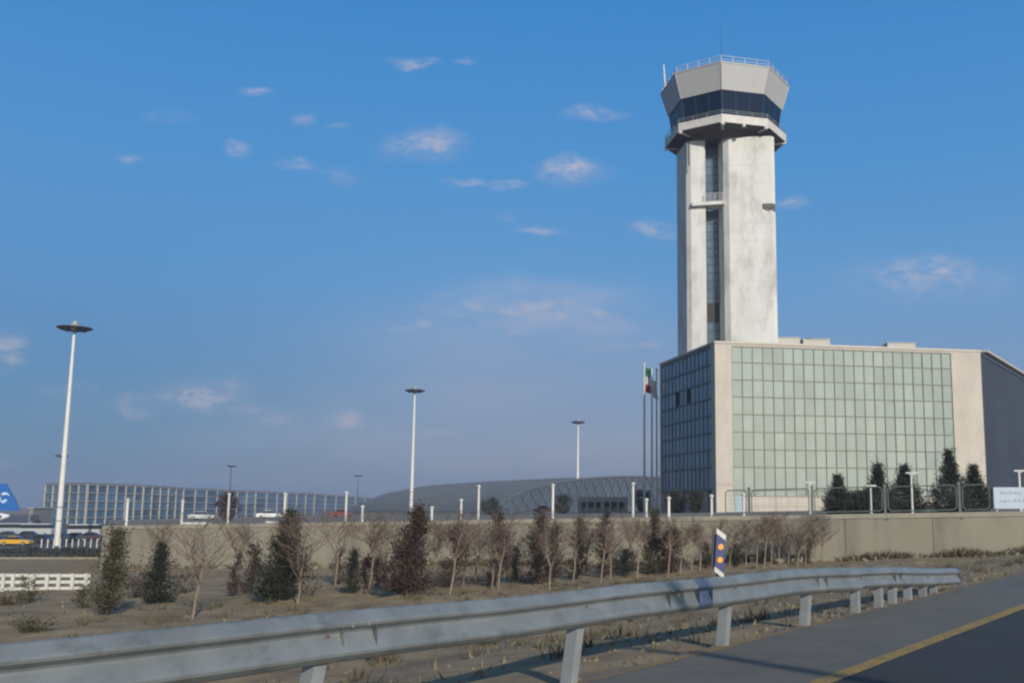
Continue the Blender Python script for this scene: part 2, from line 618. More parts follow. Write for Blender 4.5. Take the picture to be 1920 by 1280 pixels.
# sealed cracks in the paving
for (s0, n0_, s1, n1_) in ((8.2, -5.3, 10.6, -3.9), (16.5, -5.4, 17.6, -3.8)):
    b = MB()
    m = 26
    pr = None
    for i in range(m + 1):
        f = i / m
        s_ = s0 + (s1 - s0) * f + rr.gauss(0, .03)
        n_ = n0_ + (n1_ - n0_) * f + rr.gauss(0, .03)
        w_ = rr.uniform(.002, .007)
        cu = (SN(s_ - w_, n_ - w_, .0055), SN(s_ + w_, n_ + w_, .0055))
        if pr:
            b.quad(pr[0], pr[1], cu[1], cu[0])
        pr = cu
    tag(b.build('road_crack', mat('tar crack', (.05, .049, .045), .6, .2, 5)), kind='structure')
# parking lot far left, a lower flat apron
b = MB()
b.add([(-420, 128, -4.66), (-66, 128, -4.66), (-120, 225, -4.66), (-330, 600, -4.66), (-900, 600, -4.66)], [(0, 1, 2, 3, 4)])
tag(b.build('parking_lot', LOT), kind='structure')

# ------------------------------------------------------------------ raised terrace and its retaining wall


def tz(x, y):
    return 1.02 + .0183 * x - .0041 * y


WL = Vector((-32.9, 60, 0))
WR = Vector((17.8, 45, 0))
WR2 = WR + U * 260
WLB = Vector((-320, 585, 0))
b = MB()
poly = [WL, WR, WR2, Vector((260, 640, 0)), WLB]
top = [Vector((p.x, p.y, tz(p.x, p.y))) for p in poly]
bot = [Vector((p.x, p.y, -5.2)) for p in poly]
b.loft([[Vector((p.x, p.y, z)) for p in poly] for z in (-5.2, -5.0)], cap=False)
b.v = []
b.f = []
b.add(bot + top, [(5, 6, 7, 8, 9)] + [(i, (i + 1) % 5, 5 + (i + 1) % 5, 5 + i) for i in range(5)])
tag(b.build('terrace', TERR), kind='structure')


def wall_run(b, cp, A, B, n, h, thick, joints):
    d = (B - A)
    out_n = Vector((d.y, -d.x, 0)).normalized()
    for i in range(n):
        p, q = A + d * (i / n), A + d * ((i + 1) / n)
        e = d.normalized() * .012
        p2, q2 = p + e, q - e
        lo = [Vector((v.x, v.y, -3.0)) for v in (p2, q2, q2 + out_n * thick, p2 + out_n * thick)]
        hi = [Vector((v.x, v.y, tz(v.x, v.y) + h - .22)) for v in lo]
        b.loft([lo, hi])
        lo2 = [Vector((v.x, v.y, tz(v.x, v.y) + h - .219)) for v in (p, q, q + out_n * (thick + .05), p + out_n * (thick + .05))]
        cp.loft([lo2, [v + Vector((0, 0, .219)) for v in lo2]])


b, cp = MB(), MB()
wall_run(b, cp, WL, WR, 13, .12, .3, 1)
wt = thing('retaining_wall', (-7, 52, -1), 'long beige concrete retaining wall behind the row of roadside trees', 'wall')
b.build('wall', WALLC, wt)
cp.build('coping', mat('coping concrete', (.245, .23, .185), .9, .15, .8, bump=.1), wt)
b, cp = MB(), MB()
wall_run(b, cp, WR, WR + U * 120, 24, .12, .3, 1)
b.build('wall', WALLC, wt)
cp.build('coping', MATS['coping concrete'], wt)

# ------------------------------------------------------------------ office building with green glass curtain wall
AZ = PY(1340, 643, 105)
ZT = AZ.z
PA = AZ.copy()
PB = PZ(1838, 660, ZT)
PL = PZ(1237, 685, ZT)
PR = PZ(1915, 705, ZT)
for p in (PA, PB, PL, PR):
    p.z = 0
RIGHTDIR = (PR - PB).normalized()
PR = PB + RIGHTDIR * 46
PBK1 = PR + Vector((-22, 24, 0))
PBK2 = PL + Vector((4, 30, 0))
ZG = 0.35
bld = thing('office_building', (PA.x, PA.y, ZG), 'box-shaped office building with pale green glass front and cream stone corners', 'building')


def frac(A, B, px):
    lo, hi = 0.0, 1.0
    s = 1 if proj(B)[0] > proj(A)[0] else -1
    for _ in range(40):
        m = (lo + hi) / 2
        if s * (proj(A + (B - A) * m + Vector((0, 0, 10)))[0] - px) < 0:
            lo = m
        else:
            hi = m
    return lo


def outn(A, B):
    d = (B - A).normalized()
    n = Vector((d.y, -d.x, 0))
    return n


# core body of the building: stone, slightly behind the glazing
inset = .5


def shrink(poly, k):
    c = sum(poly, Vector()) / len(poly)
    return [p + (c - p).normalized() * k for p in poly]


corners = [PA, PB, PR, PBK1, PBK2, PL]
b = MB()
b.prism(shrink(corners, .75), ZG - 1.5, ZT - .5)
b.build('wall', STONE, bld)
rf = MB()
rf.prism(shrink(corners, .5), ZT - .5, ZT - .35)
roof = rf.build('roof', mat('roof gravel', (.25, .23, .2), .95, .2, .6), bld)

nF = outn(PA, PB)
dF = (PB - PA).normalized()
LF_ = (PB - PA).length
f0, f1 = frac(PA, PB, 1374) * LF_, frac(PA, PB, 1789) * LF_
Yf = (PA + dF * f0).y
rowz = [PY(1374, y, Yf).z for y in (649, 678.5, 711, 743, 776, 809, 842, 875, 918)]
ZP = PY(1374, 930, Yf).z          # top of the plinth


def pier(A, d, n, s0, s1, z0, z1, proud, back=.9):
    b = MB()
    a, c = A + d * s0, A + d * s1
    b.prism([a - n * back, a + n * proud, c + n * proud, c - n * back][::1], z0, z1)
    return b


nL = -outn(PA, PL)
dL = (PL - PA).normalized()
LL = (PL - PA).length
# near corner pier: L-shaped stone corner
b = MB()
b.prism([PA, PA + dF * f0, PA + dF * f0 - nF * .8, PA + dF * .9 - nF * .8, PA + dL * 1.2 - nL * .8, PA + dL * 1.2], ZG - 1.5, ZT)
b.build('corner_pier', STONE, bld)
# joints in the pier: thin recess lines drawn as narrow proud bands
b = MB()
for zz in (PY(1360, 905, 105).z,):
    b.box(PA + dF * (f0 / 2) + nF * .03 + Vector((0, 0, zz)), (f0 + .04, .1, .35), dF)
b.build('stone_band', mat('stone band', (.36, .325, .28), .7, .05, 1), bld)
b = MB()
b.prism([PB, PB - nF * .8, PB + dF * (f1 - LF_) - nF * .8, PB + dF * (f1 - LF_)][::-1], ZG - 1.5, ZT)
b.build('corner_pier', STONE, bld)
# parapet cap
b = MB()
for A_, d_, n_, L_ in ((PA, dF, nF, LF_), (PA, dL, nL, LL), (PB, RIGHTDIR, -outn(PR, PB) * -1, 46)):
    b.box(A_ + d_ * (L_ / 2) - n_ * .35 + Vector((0, 0, ZT + .121)), (L_ + (.1 if d_ is dF else -.3), .9, .24), d_)
b.build('parapet', mat('parapet cap', (.40, .37, .325), .7, .08, 1), bld)

# front curtain wall
NC = 22
colw = (f1 - f0) / NC
zb = rowz[::-1]
mb = MB()
for c in range(NC + 1):
    p = PA + dF * (f0 + colw * c)
    mb.box(p - nF * .05 + Vector((0, 0, (rowz[0] + ZP) / 2)), (.06, .12, rowz[0] - ZP), dF)
for z in rowz + [ZP]:
    mb.box(PA + dF * ((f0 + f1) / 2) - nF * .07 + Vector((0, 0, z)), (f1 - f0, .12, .09), dF)
cw = mb.build('curtain_wall', MULL, bld)
b = MB()
b.box(PA + dF * ((f0 + f1) / 2) - nF * .16 + Vector((0, 0, (rowz[0] + .055 + ZT) / 2)), (f1 - f0, .3, ZT - rowz[0] - .06), dF)
b.build('top_spandrel', STONE, bld)
rest = MB()
rr = random.Random(11)
cnt = 0
allz = rowz + [ZP]
for r in range(len(allz) - 1):
    for c in range(NC):
        s0, s1 = f0 + colw * c, f0 + colw * (c + 1)
        t1, t2 = rr.gauss(0, .012), rr.gauss(0, .012)
        base = PA - nF * .10
        q = [base + dF * s0 + nF * t1 + Vector((0, 0, allz[r + 1])), base + dF * s1 - nF * t1 + Vector((0, 0, allz[r + 1])),
             base + dF * s1 - nF * t2 + Vector((0, 0, allz[r])), base + dF * s0 + nF * t2 + Vector((0, 0, allz[r]))]
        if (r < 8 and c < 12 or r < 1) and cnt < 100:
            k = MB()
            k.quad(*q)
            k.build('window_pane', PANE, cw)
            cnt += 1
        else:
            rest.quad(*q)
ro = rest.build('window_pane', PANE, cw)
ro['kind'] = 'stuff'
# plinth
b = MB()
b.prism([PA + dF * f0 - nF * .02, PA + dF * f1 - nF * .02, PA + dF * f1 - nF * .9, PA + dF * f0 - nF * .9][::-1], ZG - 1.5, ZP - .056)
b.build('plinth', STONE, bld)
b = MB()
for k in range(1, 11):
    b.box(PA + dF * (f0 + (f1 - f0) * k / 11) + Vector((0, 0, (ZG - .8 + ZP) / 2)), (.03, .03, ZP - ZG + .6), dF)
b.box(PA + dF * ((f0 + f1) / 2) + nF * .01 + Vector((0, 0, ZG + (ZP - ZG) * .5)), (f1 - f0, .03, .025), dF)
b.build('plinth_joint', mat('stone joint', (.24, .2, .16), .9, .1, 1), bld)
d1 = frac(PA, PB, 1384) * LF_
b = MB()
b.box(PA + dF * d1 + nF * .03 + Vector((0, 0, ZG + 1.1)), (1.0, .08, 2.1), dF)
dr = b.build('door', mat('door blue grey', (.22, .30, .34), .35, .1, 1), bld)
b = MB()
b.box(PA + dF * (d1 + .35) + nF * .09 + Vector((0, 0, ZG + 1.1)), (.05, .05, .3), dF)
b.build('handle', DARKM, dr)
# left curtain wall
l0, l1 = 1.2, LL - .6
NL = 13
lw = (l1 - l0) / NL
zl = list(np.linspace(rowz[0], rowz[-2], 8)) + [rowz[-1]]
mb = MB()
for c in range(NL + 1):
    mb.box(PA + dL * (l0 + lw * c) - nL * .06 + Vector((0, 0, (zl[0] + zl[-1]) / 2)), (.06, .08, zl[0] - zl[-1]), dL)
for z in zl:
    mb.box(PA + dL * ((l0 + l1) / 2) - nL * .05 + Vector((0, 0, z)), (l1 - l0, .14, .2), dL)
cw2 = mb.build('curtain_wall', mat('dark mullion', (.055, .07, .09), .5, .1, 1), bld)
PANE2 = mat('shaded green glass pane', (.13, .18, .215), .14, .12, .3, spec=.6, tint=.22)  # front pane glass again, with the left face's shade put into its colour
rest = MB()
for r in range(len(zl) - 1):
    for c in range(NL):
        if (r, c) in ((2, 5), (2, 8)):
            continue
        s0, s1 = l0 + lw * c, l0 + lw * (c + 1)
        t1, t2 = rr.gauss(0, .012), rr.gauss(0, .012)
        base = PA - nL * .09
        rest.quad(base + dL * s1 + nL * t1 + Vector((0, 0, zl[r + 1])), base + dL * s0 - nL * t1 + Vector((0, 0, zl[r + 1])),
                  base + dL * s0 - nL * t2 + Vector((0, 0, zl[r])), base + dL * s1 + nL * t2 + Vector((0, 0, zl[r])))
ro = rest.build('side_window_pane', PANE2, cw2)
ro['kind'] = 'stuff'
b = MB()
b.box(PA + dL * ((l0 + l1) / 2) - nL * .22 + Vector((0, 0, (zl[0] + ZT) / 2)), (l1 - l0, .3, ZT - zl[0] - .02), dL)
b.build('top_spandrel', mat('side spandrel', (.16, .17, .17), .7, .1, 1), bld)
b = MB()
b.box(PA + dL * (LL - .3) - nL * .4 + Vector((0, 0, (ZT + ZG - 1.5) / 2)), (.6, .79, ZT - ZG + 1.4), dL)
b.build('corner_pier', STONE, bld)
# recessed ground floor of the left face, with columns
for k in range(4):
    b = MB()
    p = PA + dL * (3.5 + k * 4.1) - nL * .4
    b.tube((p.x, p.y, ZG - 1), (p.x, p.y, zl[-1]), .28, n=12)
    b.build('ground_column', STONE, bld)
# open casements
for (r, c) in ((2, 5), (2, 8)):
    b = MB()
    p = PA + dL * (l0 + lw * (c + .5)) - nL * .35 + Vector((0, 0, (zl[r] + zl[r + 1]) / 2))
    b.box(p, (lw - .1, .05, zl[r] - zl[r + 1] - .2), dL)
    b.build('open_window', DARKM, cw2)
# right dark face
nR = Vector((RIGHTDIR.y, -RIGHTDIR.x, 0))
b = MB()
b.box(PB + RIGHTDIR * 23 - nR * .3 + Vector((0, 0, (ZT + ZG - 1.5) / 2 - .05)), (45.4, .6, ZT - ZG + 1.3), RIGHTDIR)
b.build('side_cladding', DARKGL, bld)
b = MB()
for k in range(1, 30):
    b.box(PB + RIGHTDIR * (k * 1.5) + Vector((0, 0, (ZT + ZG) / 2 - .1)), (.05, .04, ZT - ZG - .3), RIGHTDIR)
b.build('cladding_fin', mat('side fin', (.034, .039, .05), .5, .1, 1), bld)

# rooftop machines: separate things standing on the roof
RT = ZT - .34


def rooftop(px0, px1, ytop, Y, name, label, fan=False):
    a, c = PY(px0, ytop, Y), PY(px1, ytop, Y)
    z1 = a.z
    wdt = c.x - a.x
    o = thing(name, ((a.x + c.x) / 2, Y, RT), label, 'rooftop unit', 'air handling boxes on the office roof')
    cx = (a.x + c.x) / 2
    k = MB()
    k.box((cx, Y + 1.5, (RT + z1) / 2 + .05), (wdt, 3, z1 - RT - .1))
    cas = k.build('casing', mat('rooftop casing', (.36, .35, .31), .6, .1, 1), o)
    k = MB()
    k.box((cx, Y + 1.5, z1 + .03), (wdt + .2, 3.2, .07))
    k.build('lid', mat('rooftop lid', (.4, .39, .36), .6, .1, 1), o)
    k = MB()
    k.box((cx - wdt * .2, Y - .02, (RT + z1) / 2 + .3), (wdt * .35, .05, (z1 - RT) * .3))
    k.build('louvre', DARKM, cas)
    if fan:
        k = MB()
        k.lathe((cx - wdt * .22, Y + 1.5, z1 + .06), [(.55, 0), (.6, .1), (.5, .3), (.2, .34)], 14)
        k.build('fan', DARKM, o)
        k = MB()
        k.lathe((cx + wdt * .22, Y + 1.5, z1 + .06), [(.4, 0), (.42, .1), (.3, .2)], 14)
        k.build('fan', DARKM, o)
    return o


rooftop(1447, 1500, 633, 117, 'rooftop_unit', 'low beige roof box at the right foot of the control tower shaft')
rooftop(1506, 1556, 636, 117, 'rooftop_unit', 'roof box with two round fans, middle one of the three on the office roof', True)
rooftop(1664, 1716, 643, 118, 'rooftop_unit', 'beige box standing alone near the right end of the office roof')

# ------------------------------------------------------------------ control tower
TC = Vector((PY(1362, 640, 118).x, 118, 0))
VX = Vector((math.cos(math.atan2(TC.x, 118)), -math.sin(math.atan2(TC.x, 118)), 0))
VY = Vector((-VX.y, VX.x, 0))
tw = thing('control_tower', (TC.x, TC.y, ZT - .34), 'tall concrete airport control tower with octagonal cab rising behind the office roof', 'control tower')


def T(x, y, z):
    return TC + VX * x + VY * y + Vector((0, 0, z))


Z0 = ZT - .34
ZS = PY(1272, 283, 118).z
zled = PY(1330, 387, 114.3).z
PXM = 6.08 / 90.5


def tprism(b, poly, z0, z1):
    b.prism([T(x, y, 0) for x, y in poly], z0, z1)


left_mass = [(-6.1, .6), (-4.75, -3.35), (-4.15, -3.75), (-2.35, -3.9), (-2.35, 5.2), (-4.6, 5.2), (-6.1, 3.5)]
right_mass = [(-.75, -2.4), (-.15, -4.05), (.55, -4.5), (5.75, -4.5), (6.15, -4.1), (6.25, 3.5), (4.6, 5.2), (-.75, 5.2)]
right_notch = [(-.75, -2.4), (-.15, -4.05), (.55, -4.5), (4.55, -4.5), (4.55, -3.6), (5.9, -2.6), (6.25, 3.5), (4.6, 5.2), (-.75, 5.2)]
b = MB()
tprism(b, left_mass, Z0, ZS)
b.build('left_shaft', CONC, tw)
zn0, zn1 = PY(1436, 401, 114).z, PY(1432, 386, 114).z
b = MB()
tprism(b, right_mass, Z0, zn0)
tprism(b, right_notch, zn0, zn1)
tprism(b, right_mass, zn1, ZS)
rs = b.build('right_shaft', CONC, tw)
# pour joints on the shafts
for y in (600, 565, 527, 490, 453, 418, 382, 345, 310):
    b = MB()
    z = PY(1400, y, 113.5).z
    b.box(T(3.1, -4.5, z), (5.2, .024, .035), VX)
    b.build('pour_joint', mat('pour joint', (.45, .42, .36), .9, .1, 1), rs)
# glazed stair slot
zd0, zd1 = PY(1338, 601, 116).z, PY(1338, 567, 116).z
b = MB()
b.box(T(-1.55, -1.6, (Z0 + ZS) / 2), (1.62, .2, ZS - Z0), VX)
sw = b.build('stair_window', SLOTGL, tw)
b = MB()
z = Z0 + .6
while z < ZS - 1:
    b.box(T(-1.55, -1.73, z), (1.6, .08, .09), VX)
    z += 1.05
for x in (-2.3, -1.55, -.82):
    b.box(T(x, -1.74, (Z0 + ZS) / 2), (.08, .08, ZS - Z0 - .2), VX)
b.build('glazing_bar', SLOTFR, sw)
b = MB()
b.box(T(-1.6, -1.8, (zd0 + zd1) / 2), (1.46, .08, zd1 - zd0), VX)
b.build('open_panel', mat('open dark panel', (.008, .009, .01), .6, .1, 1), sw)
# mid-height ledge with rails
b = MB()
tprism(b, [(-4.2, -3.76), (-4.0, -4.35), (-.1, -4.75), (.0, -4.2), (-.75, -2.5), (-2.34, -2.5), (-2.34, -3.91)], zled, zled + .42)
lg = b.build('ledge', CONC, tw)
b = MB()
for k in range(4):
    b.beam(T(-2.4, -4.4, zled + .62 + k * .28), T(-.15, -4.62, zled + .62 + k * .28), .05, .05)
for x, y in ((-2.4, -4.4), (-1.2, -4.5), (-.15, -4.62)):
    b.beam(T(x, y, zled + .4), T(x, y, zled + 1.5), .05, .05, up=(1, 0, 0))
b.build('ledge_railing', WHITE, lg)
# drain pipe beside the left mass
b = MB()
b.tube(T(-4.55, -3.75, ZS - 4), T(-4.55, -3.75, ZS), .09, n=8)
b.tube(T(-4.25, -3.85, ZS - 3), T(-4.25, -3.85, ZS), .07, n=8)
b.build('pipe', GREYM, tw)

DEL = R(-2.5)
CC = Vector((PY(1359, 230, 118).x, 118, 0))


def octo(r, z, c=CC, rot=DEL):
    out_ = []
    for i in range(8):
        a = rot - R(90) - math.atan2(c.x, c.y) + R(45) * i
        out_.append(c + Vector((r * math.cos(a), r * math.sin(a), z)))
    return out_


zA = (PY(1237, 172, 118).z + PY(1476, 155, 118).z) / 2
zB = (PY(1252, 212, 118).z + PY(1463, 205, 118).z) / 2
zC = (PY(1262, 258, 118).z + PY(1456, 250, 118).z) / 2
gT = (PY(1247, 262, 118).z + PY(1472, 255, 118).z) / 2
gB = (PY(1247, 276, 118).z + PY(1472, 269, 118).z) / 2
zA -= .55
zB -= .3
RA, RB, RC, RG = 8.25, 7.3, 6.65, 7.75
# fascia: eight panels
fo = None
b = MB()
a, c = octo(RB, zB), octo(RA, zA)
b.loft([a, c], cap=False)
fas = b.build('cab_fascia', FASCIA, tw)
for i in range(8):
    b = MB()
    b.beam(a[i] + (a[i] - CC - Vector((0, 0, zB))) * .002, c[i] + (c[i] - CC - Vector((0, 0, zA))) * .002, .10, .10, up=(a[i] - CC - Vector((0, 0, zB))))
    b.build('corner_trim', mat('fascia trim', (.28, .285, .285), .5, .05, 1), fas)
b = MB()
b.loft([octo(RA - .05, zA), octo(RA + .06, zA + .002), octo(RA + .06, zA + .16), octo(RA - .3, zA + .16)])
b.build('cab_roof', mat('cab roof', (.30, .30, .29), .6, .1, 1), tw)
b = MB()
b.loft([octo(RB - .02, zB - .001), octo(RB - 1.2, zB - .02)], cap=True)
b.build('window_head', mat('window head dark', (.03, .03, .035), .6, .1, 1), tw)
# cab windows, one pane per side, dark glass
w0, w1 = octo(RC, zC - .6), octo(RB - .12, zB - .02)
for i in range(8):
    j = (i + 1) % 8
    k = MB()
    k.quad(w0[i], w0[j], w1[j], w1[i])
    pn = k.build('cab_window', CABGL, tw)
b = MB()
for i in range(8):
    b.beam(w0[i], w1[i], .10, .10, up=(w0[i] - CC - Vector((0, 0, zC))))
    j = (i + 1) % 8
    for f in (1 / 3, 2 / 3):
        b.beam(w0[i].lerp(w0[j], f), w1[i].lerp(w1[j], f), .05, .06, up=(w0[i] - CC - Vector((0, 0, zC))))
b.build('cab_mullion', mat('cab mullion', (.03, .04, .05), .4, .1, 1), tw)
# blinds and consoles inside are hidden by the dark glass; a plain core carries the cab
b = MB()
b.loft([octo(4.0, gB), octo(4.0, zB - .05)])
b.build('cab_core', DARKM, tw)
# gallery
b = MB()
b.loft([octo(RG - .08, gB), octo(RG, gB), octo(RG, gT), octo(RG - .16, gT), octo(RG - .16, gB + .18), octo(RC - .6, gB + .18)], cap=False)
gal = b.build('gallery', GAL, tw)
b = MB()
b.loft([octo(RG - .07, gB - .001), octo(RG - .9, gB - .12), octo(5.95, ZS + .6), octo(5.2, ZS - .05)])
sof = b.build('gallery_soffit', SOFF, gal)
b = MB()
g0, g1 = octo(RG + .02, gB - .06), octo(6.0, ZS + .75)
g2 = octo(5.75, ZS + .2)
for i in range(8):
    b = MB()
    b.beam(g0[i], g1[i].lerp(g2[i], .3), .28, .3)
    b.build('soffit_rib', GAL, gal)
b = MB()
k0 = octo(RG - .05, gT)
for i in range(8):
    j = (i + 1) % 8
    for h in (.3, .55):
        b.tube(k0[i] + Vector((0, 0, h)), k0[j] + Vector((0, 0, h)), .03, n=5)
    for f in (0, .33, .66):
        p = k0[i].lerp(k0[j], f)
        b.tube(p - Vector((0, 0, .05)), p + Vector((0, 0, .57)), .03, n=5)
b.build('gallery_railing', GREYM, gal)
gv = octo(RG - .15, gB - .14)
for i, f in ((0, .02), (0, .48), (0, .97), (7, .03)):
    p = gv[i].lerp(gv[(i + 1) % 8], f)
    k = MB()
    k.lathe(p, [(.1, -.22), (.22, -.18), (.22, .1)], 10)
    k.build('downlight', WHITE, gal)
# roof railing
b = MB()
k0 = octo(RA - .25, zA + .15)
for i in range(8):
    j = (i + 1) % 8
    for h in (.4, .85):
        b.tube(k0[i] + Vector((0, 0, h)), k0[j] + Vector((0, 0, h)), .035, n=5)
    for f in (0, .25, .5, .75):
        p = k0[i].lerp(k0[j], f)
        b.tube(p, p + Vector((0, 0, .87)), .04, n=5)
b.build('roof_railing', WHITE, tw)
b = MB()
p = octo(RA - .3, zA)[0]
b.tube(p, p + Vector((0, 0, 4.6)), .045, .02, n=6)
b.build('mast_antenna', DARKM, tw)
b = MB()
p = octo(RA - .35, zA)[6]
p0 = PY(1248, 152, p.y)
b.tube((p0.x, p.y, zA), (p0.x - .25, p.y, PY(1244, 122, p.y).z), .13, .1, n=8)
b.build('stick_antenna', WHITE, tw)
b = MB()
b.lathe(CC + Vector((2, 1, zA + .16)), [(1.2, 0), (1.2, .7), (.8, .9)], 12)
b.build('roof_hatch', GREYM, tw)

# ------------------------------------------------------------------ guardrail
RAILZ = [(-4, .95), (2.3, .90), (4.3, .865), (6, .835), (8.5, .80), (9.7, .79), (11.7, .75), (12.8, .715), (14.2, .645), (15.5, .575), (18.85, .385)]


def rz(s):
    for (a, za), (b_, zb_) in zip(RAILZ, RAILZ[1:]):
        if s <= b_:
            return za + (zb_ - za) * (s - a) / (b_ - a)
    return RAILZ[-1][1]


RN = EDGE + .09
gr = thing('guardrail', SN(8, RN, 0), 'galvanised steel guardrail curving along the road edge in the foreground', 'guardrail')
prof = [(0, 0), (.010, .008), (.024, .002), (.078, -.060), (.085, -.074), (.080, -.092), (.030, -.122), (.022, -.138), (.026, -.155), (.074, -.238), (.085, -.262), (.080, -.282), (.040, -.318), (.014, -.328), (0, -.318)]
rr = random.Random(21)


def rail_piece(s0, s1, off):
    b = MB()
    rings = []
    m = max(4, int((s1 - s0) / .12))
    for i in range(m + 1):
        s = s0 + (s1 - s0) * i / m
        wv = .006 * math.sin(s * 2.1) + .005 * math.sin(s * 5.3 + 1)
        z = rz(s) + .006 * math.sin(s * 1.7 + .6)
        sc_ = .92 if s > 14 else 1
        fr = [SN(s, RN + off + wv + p[0], z + p[1] * sc_) for p in prof]
        bk = [SN(s, RN + off + wv + p[0] - .006, z + p[1] * sc_) for p in prof[::-1]]
        rings.append(fr + bk)
    b.loft(rings)
    return b


joints = [-3.5, .4, 4.42, 8.55, 12.3, 15.3, 18.85]
for i, (a, c) in enumerate(zip(joints, joints[1:])):
    rail_piece(a, c + (.28 if c < 18 else 0), .007 if i % 2 else 0).build('rail_beam', METAL, gr)
# end piece folded over
b = MB()
s = 18.86
b.box(SN(s, RN + .045, rz(s) - .02), (.05, .11, .05), U)
b.build('rail_end', mat('rail end dark blue', (.06, .09, .16), .5, .2, 3), gr)
b = MB()
b.box(SN(s, RN + .045, rz(s) - .27), (.05, .11, .05), U)
b.build('rail_end', mat('rail end dark blue', (.06, .09, .16), .5, .2, 3), gr)
posts = [1.4, 4.2, 7.07, 9.9, 12.14, 13.96, 14.93, 15.56, 16.31, 17.1, 17.72]
for s in posts:
    k = MB()
    ln = .20 if s < 13 else .02
    h = rz(s) - .19
    w_, d_ = (.12, .075)
    ext = .0045 if s < 13 else .004
    sec = [(-w_ / 2, 0), (w_ / 2, 0), (w_ / 2, -d_), (w_ / 2 - .03, -d_), (w_ / 2 - .03, -d_ + .008), (w_ / 2 - .008, -d_ + .008), (w_ / 2 - .008, -.008), (-w_ / 2 + .008, -.008), (-w_ / 2 + .008, -d_ + .008), (-w_ / 2 + .03, -d_ + .008), (-w_ / 2 + .03, -d_), (-w_ / 2, -d_)]
    # the channel stands with its web towards the verge and its open side towards the rail end
    sec = [(-y_ - d_ / 2, -x_ - w_ / 2) for x_, y_ in sec]
    z0 = -.12
    rings = []
    for z in (z0, h):
        rings.append([SN(s + x_ * 1.35 + ln * z, RN - .012 + y_, z) for x_, y_ in sec])
    k.loft(rings)
    k.build('post', POSTM, gr)
    k = MB()
    k.tube(SN(s + ln * .6, RN - .02, rz(s) - .155), SN(s + ln * .6, RN + .035, rz(s) - .155), .02, n=8)
    k.build('bolt', mat('rusty bolt', (.09, .06, .045), .8, .3, 20), gr)
for s0 in joints[1:-1]:
    for dz in (-.085, -.225):
        for ds in (.06, .2):
            k = MB()
            k.tube(SN(s0 + ds, RN + .05, rz(s0) + dz), SN(s0 + ds, RN + .092 - (.0 if dz > -.1 else .01), rz(s0) + dz), .012, n=6)
            k.build('bolt', POSTM, gr)
# blue band: shade and reflection on the rail put in as colour
b = MB()
s = 9.25
pr2 = [(p[0] + .004, p[1]) for p in prof]
rings = []
for i in range(4):
    s_ = 9.12 + i * .09
    wv = .006 * math.sin(s_ * 2.1) + .005 * math.sin(s_ * 5.3 + 1) + .010
    z = rz(s_) + .006 * math.sin(s_ * 1.7 + .6) + .002
    rings.append([SN(s_, RN + wv + p[0], z + p[1]) for p in pr2] + [SN(s_, RN + wv + p[0] - .004, z + p[1]) for p in pr2[::-1]])
b.loft(rings)
b.build('shade_reflection_band', mat('blue shade reflection', (.05, .072, .125), .5, .35, 6), gr)

# delineator on the guardrail
s = 9.72
q = SN(s, RN - .03, rz(s) - .12)
dl = thing('delineator', q, 'tilted blue and white delineator board with two orange reflectors on the guardrail', 'delineator')
fx = Vector((1, .12, 0)).normalized()
upv = (Vector((.10, 0, 1))).normalized()
upv = (upv - fx * 0).normalized()
fn = fx.cross(upv).normalized()
bl, tl = PY(1347, 1077, q.y), PY(1352, 996, q.y)
cb = Vector((bl.x, q.y, bl.z))
Ht = tl.z - bl.z
lean = .07


def dpt(x, h, o):
    return cb + fx * (x + lean * h) + Vector((0, 0, h)) + fn * o


hw = .056
sl = .082


def dband(h0, h1, o0, o1, grow=0):
    b = MB()
    a = [dpt(-hw - grow, h0 + sl / 2, o0), dpt(hw + grow, h0 - sl / 2, o0), dpt(hw + grow, h1 - sl / 2, o0), dpt(-hw - grow, h1 + sl / 2, o0)]
    b.loft([a, [p + fn * (o1 - o0) for p in a]])
    return b


dband(.058, Ht - .062, 0, .035).build('board', mat('delineator blue', (.010, .02, .11), .45, .1, 5), dl)
dband(0, .056, 0, .035).build('white_end', WHITE, dl)
dband(Ht - .06, Ht, 0, .035).build('white_end', WHITE, dl)
for hh in (.35, .65):
    k = MB()
    c_ = dpt(0.0, Ht * hh, .034)
    ring = [c_ + (fx * math.cos(t) + upv * math.sin(t)) * .033 for t in (2 * math.pi * i / 16 for i in range(16))]
    k.loft([ring, [p + fn * .012 for p in ring]])
    k.build('reflector', mat('orange reflector', (.75, .30, .03), .35, .1, 20), dl)
k = MB()
k.beam(dpt(0, -.22, -.03), dpt(0, Ht * .8, -.03), .04, .05, up=(0, 1, 0))
k.build('bracket', DARKM, dl)
b = dband(.05, Ht - .05, -.03, -.006)
for i, v in enumerate(b.v):
    b.v[i] = tuple(Vector(v) - fx * .035)
b.build('backing', mat('dark backing', (.02, .022, .03), .6, .1, 4), dl)

# ------------------------------------------------------------------ roadside mast behind the camera; its arm throws the long shadow over the road
hA = 7.5
kS = hA / math.tan(SUN_EL)
shv = Vector((-math.sin(SUN_AZ), math.cos(SUN_AZ), 0)) * kS
a0 = PZ(1700, 1288, 0) - shv
a1 = PZ(1120, 1200, -.05) - shv
ad = (a1 - a0).normalized()
base_p = a0 - ad * 2.0
ms = thing('roadside_mast', (base_p.x, base_p.y, 0), 'steel roadside mast behind the viewer whose long arm shadows the road', 'mast')
b = MB()
b.tube((base_p.x, base_p.y, 0), (base_p.x, base_p.y, hA + .1), .14, .1, n=12)
b.build('pole', POSTM, ms)
b = MB()
b.tube(Vector((base_p.x, base_p.y, hA)), Vector((a1.x, a1.y, hA)), .10, .07, n=10)
b.build('arm', POSTM, ms)

# ------------------------------------------------------------------ vegetation


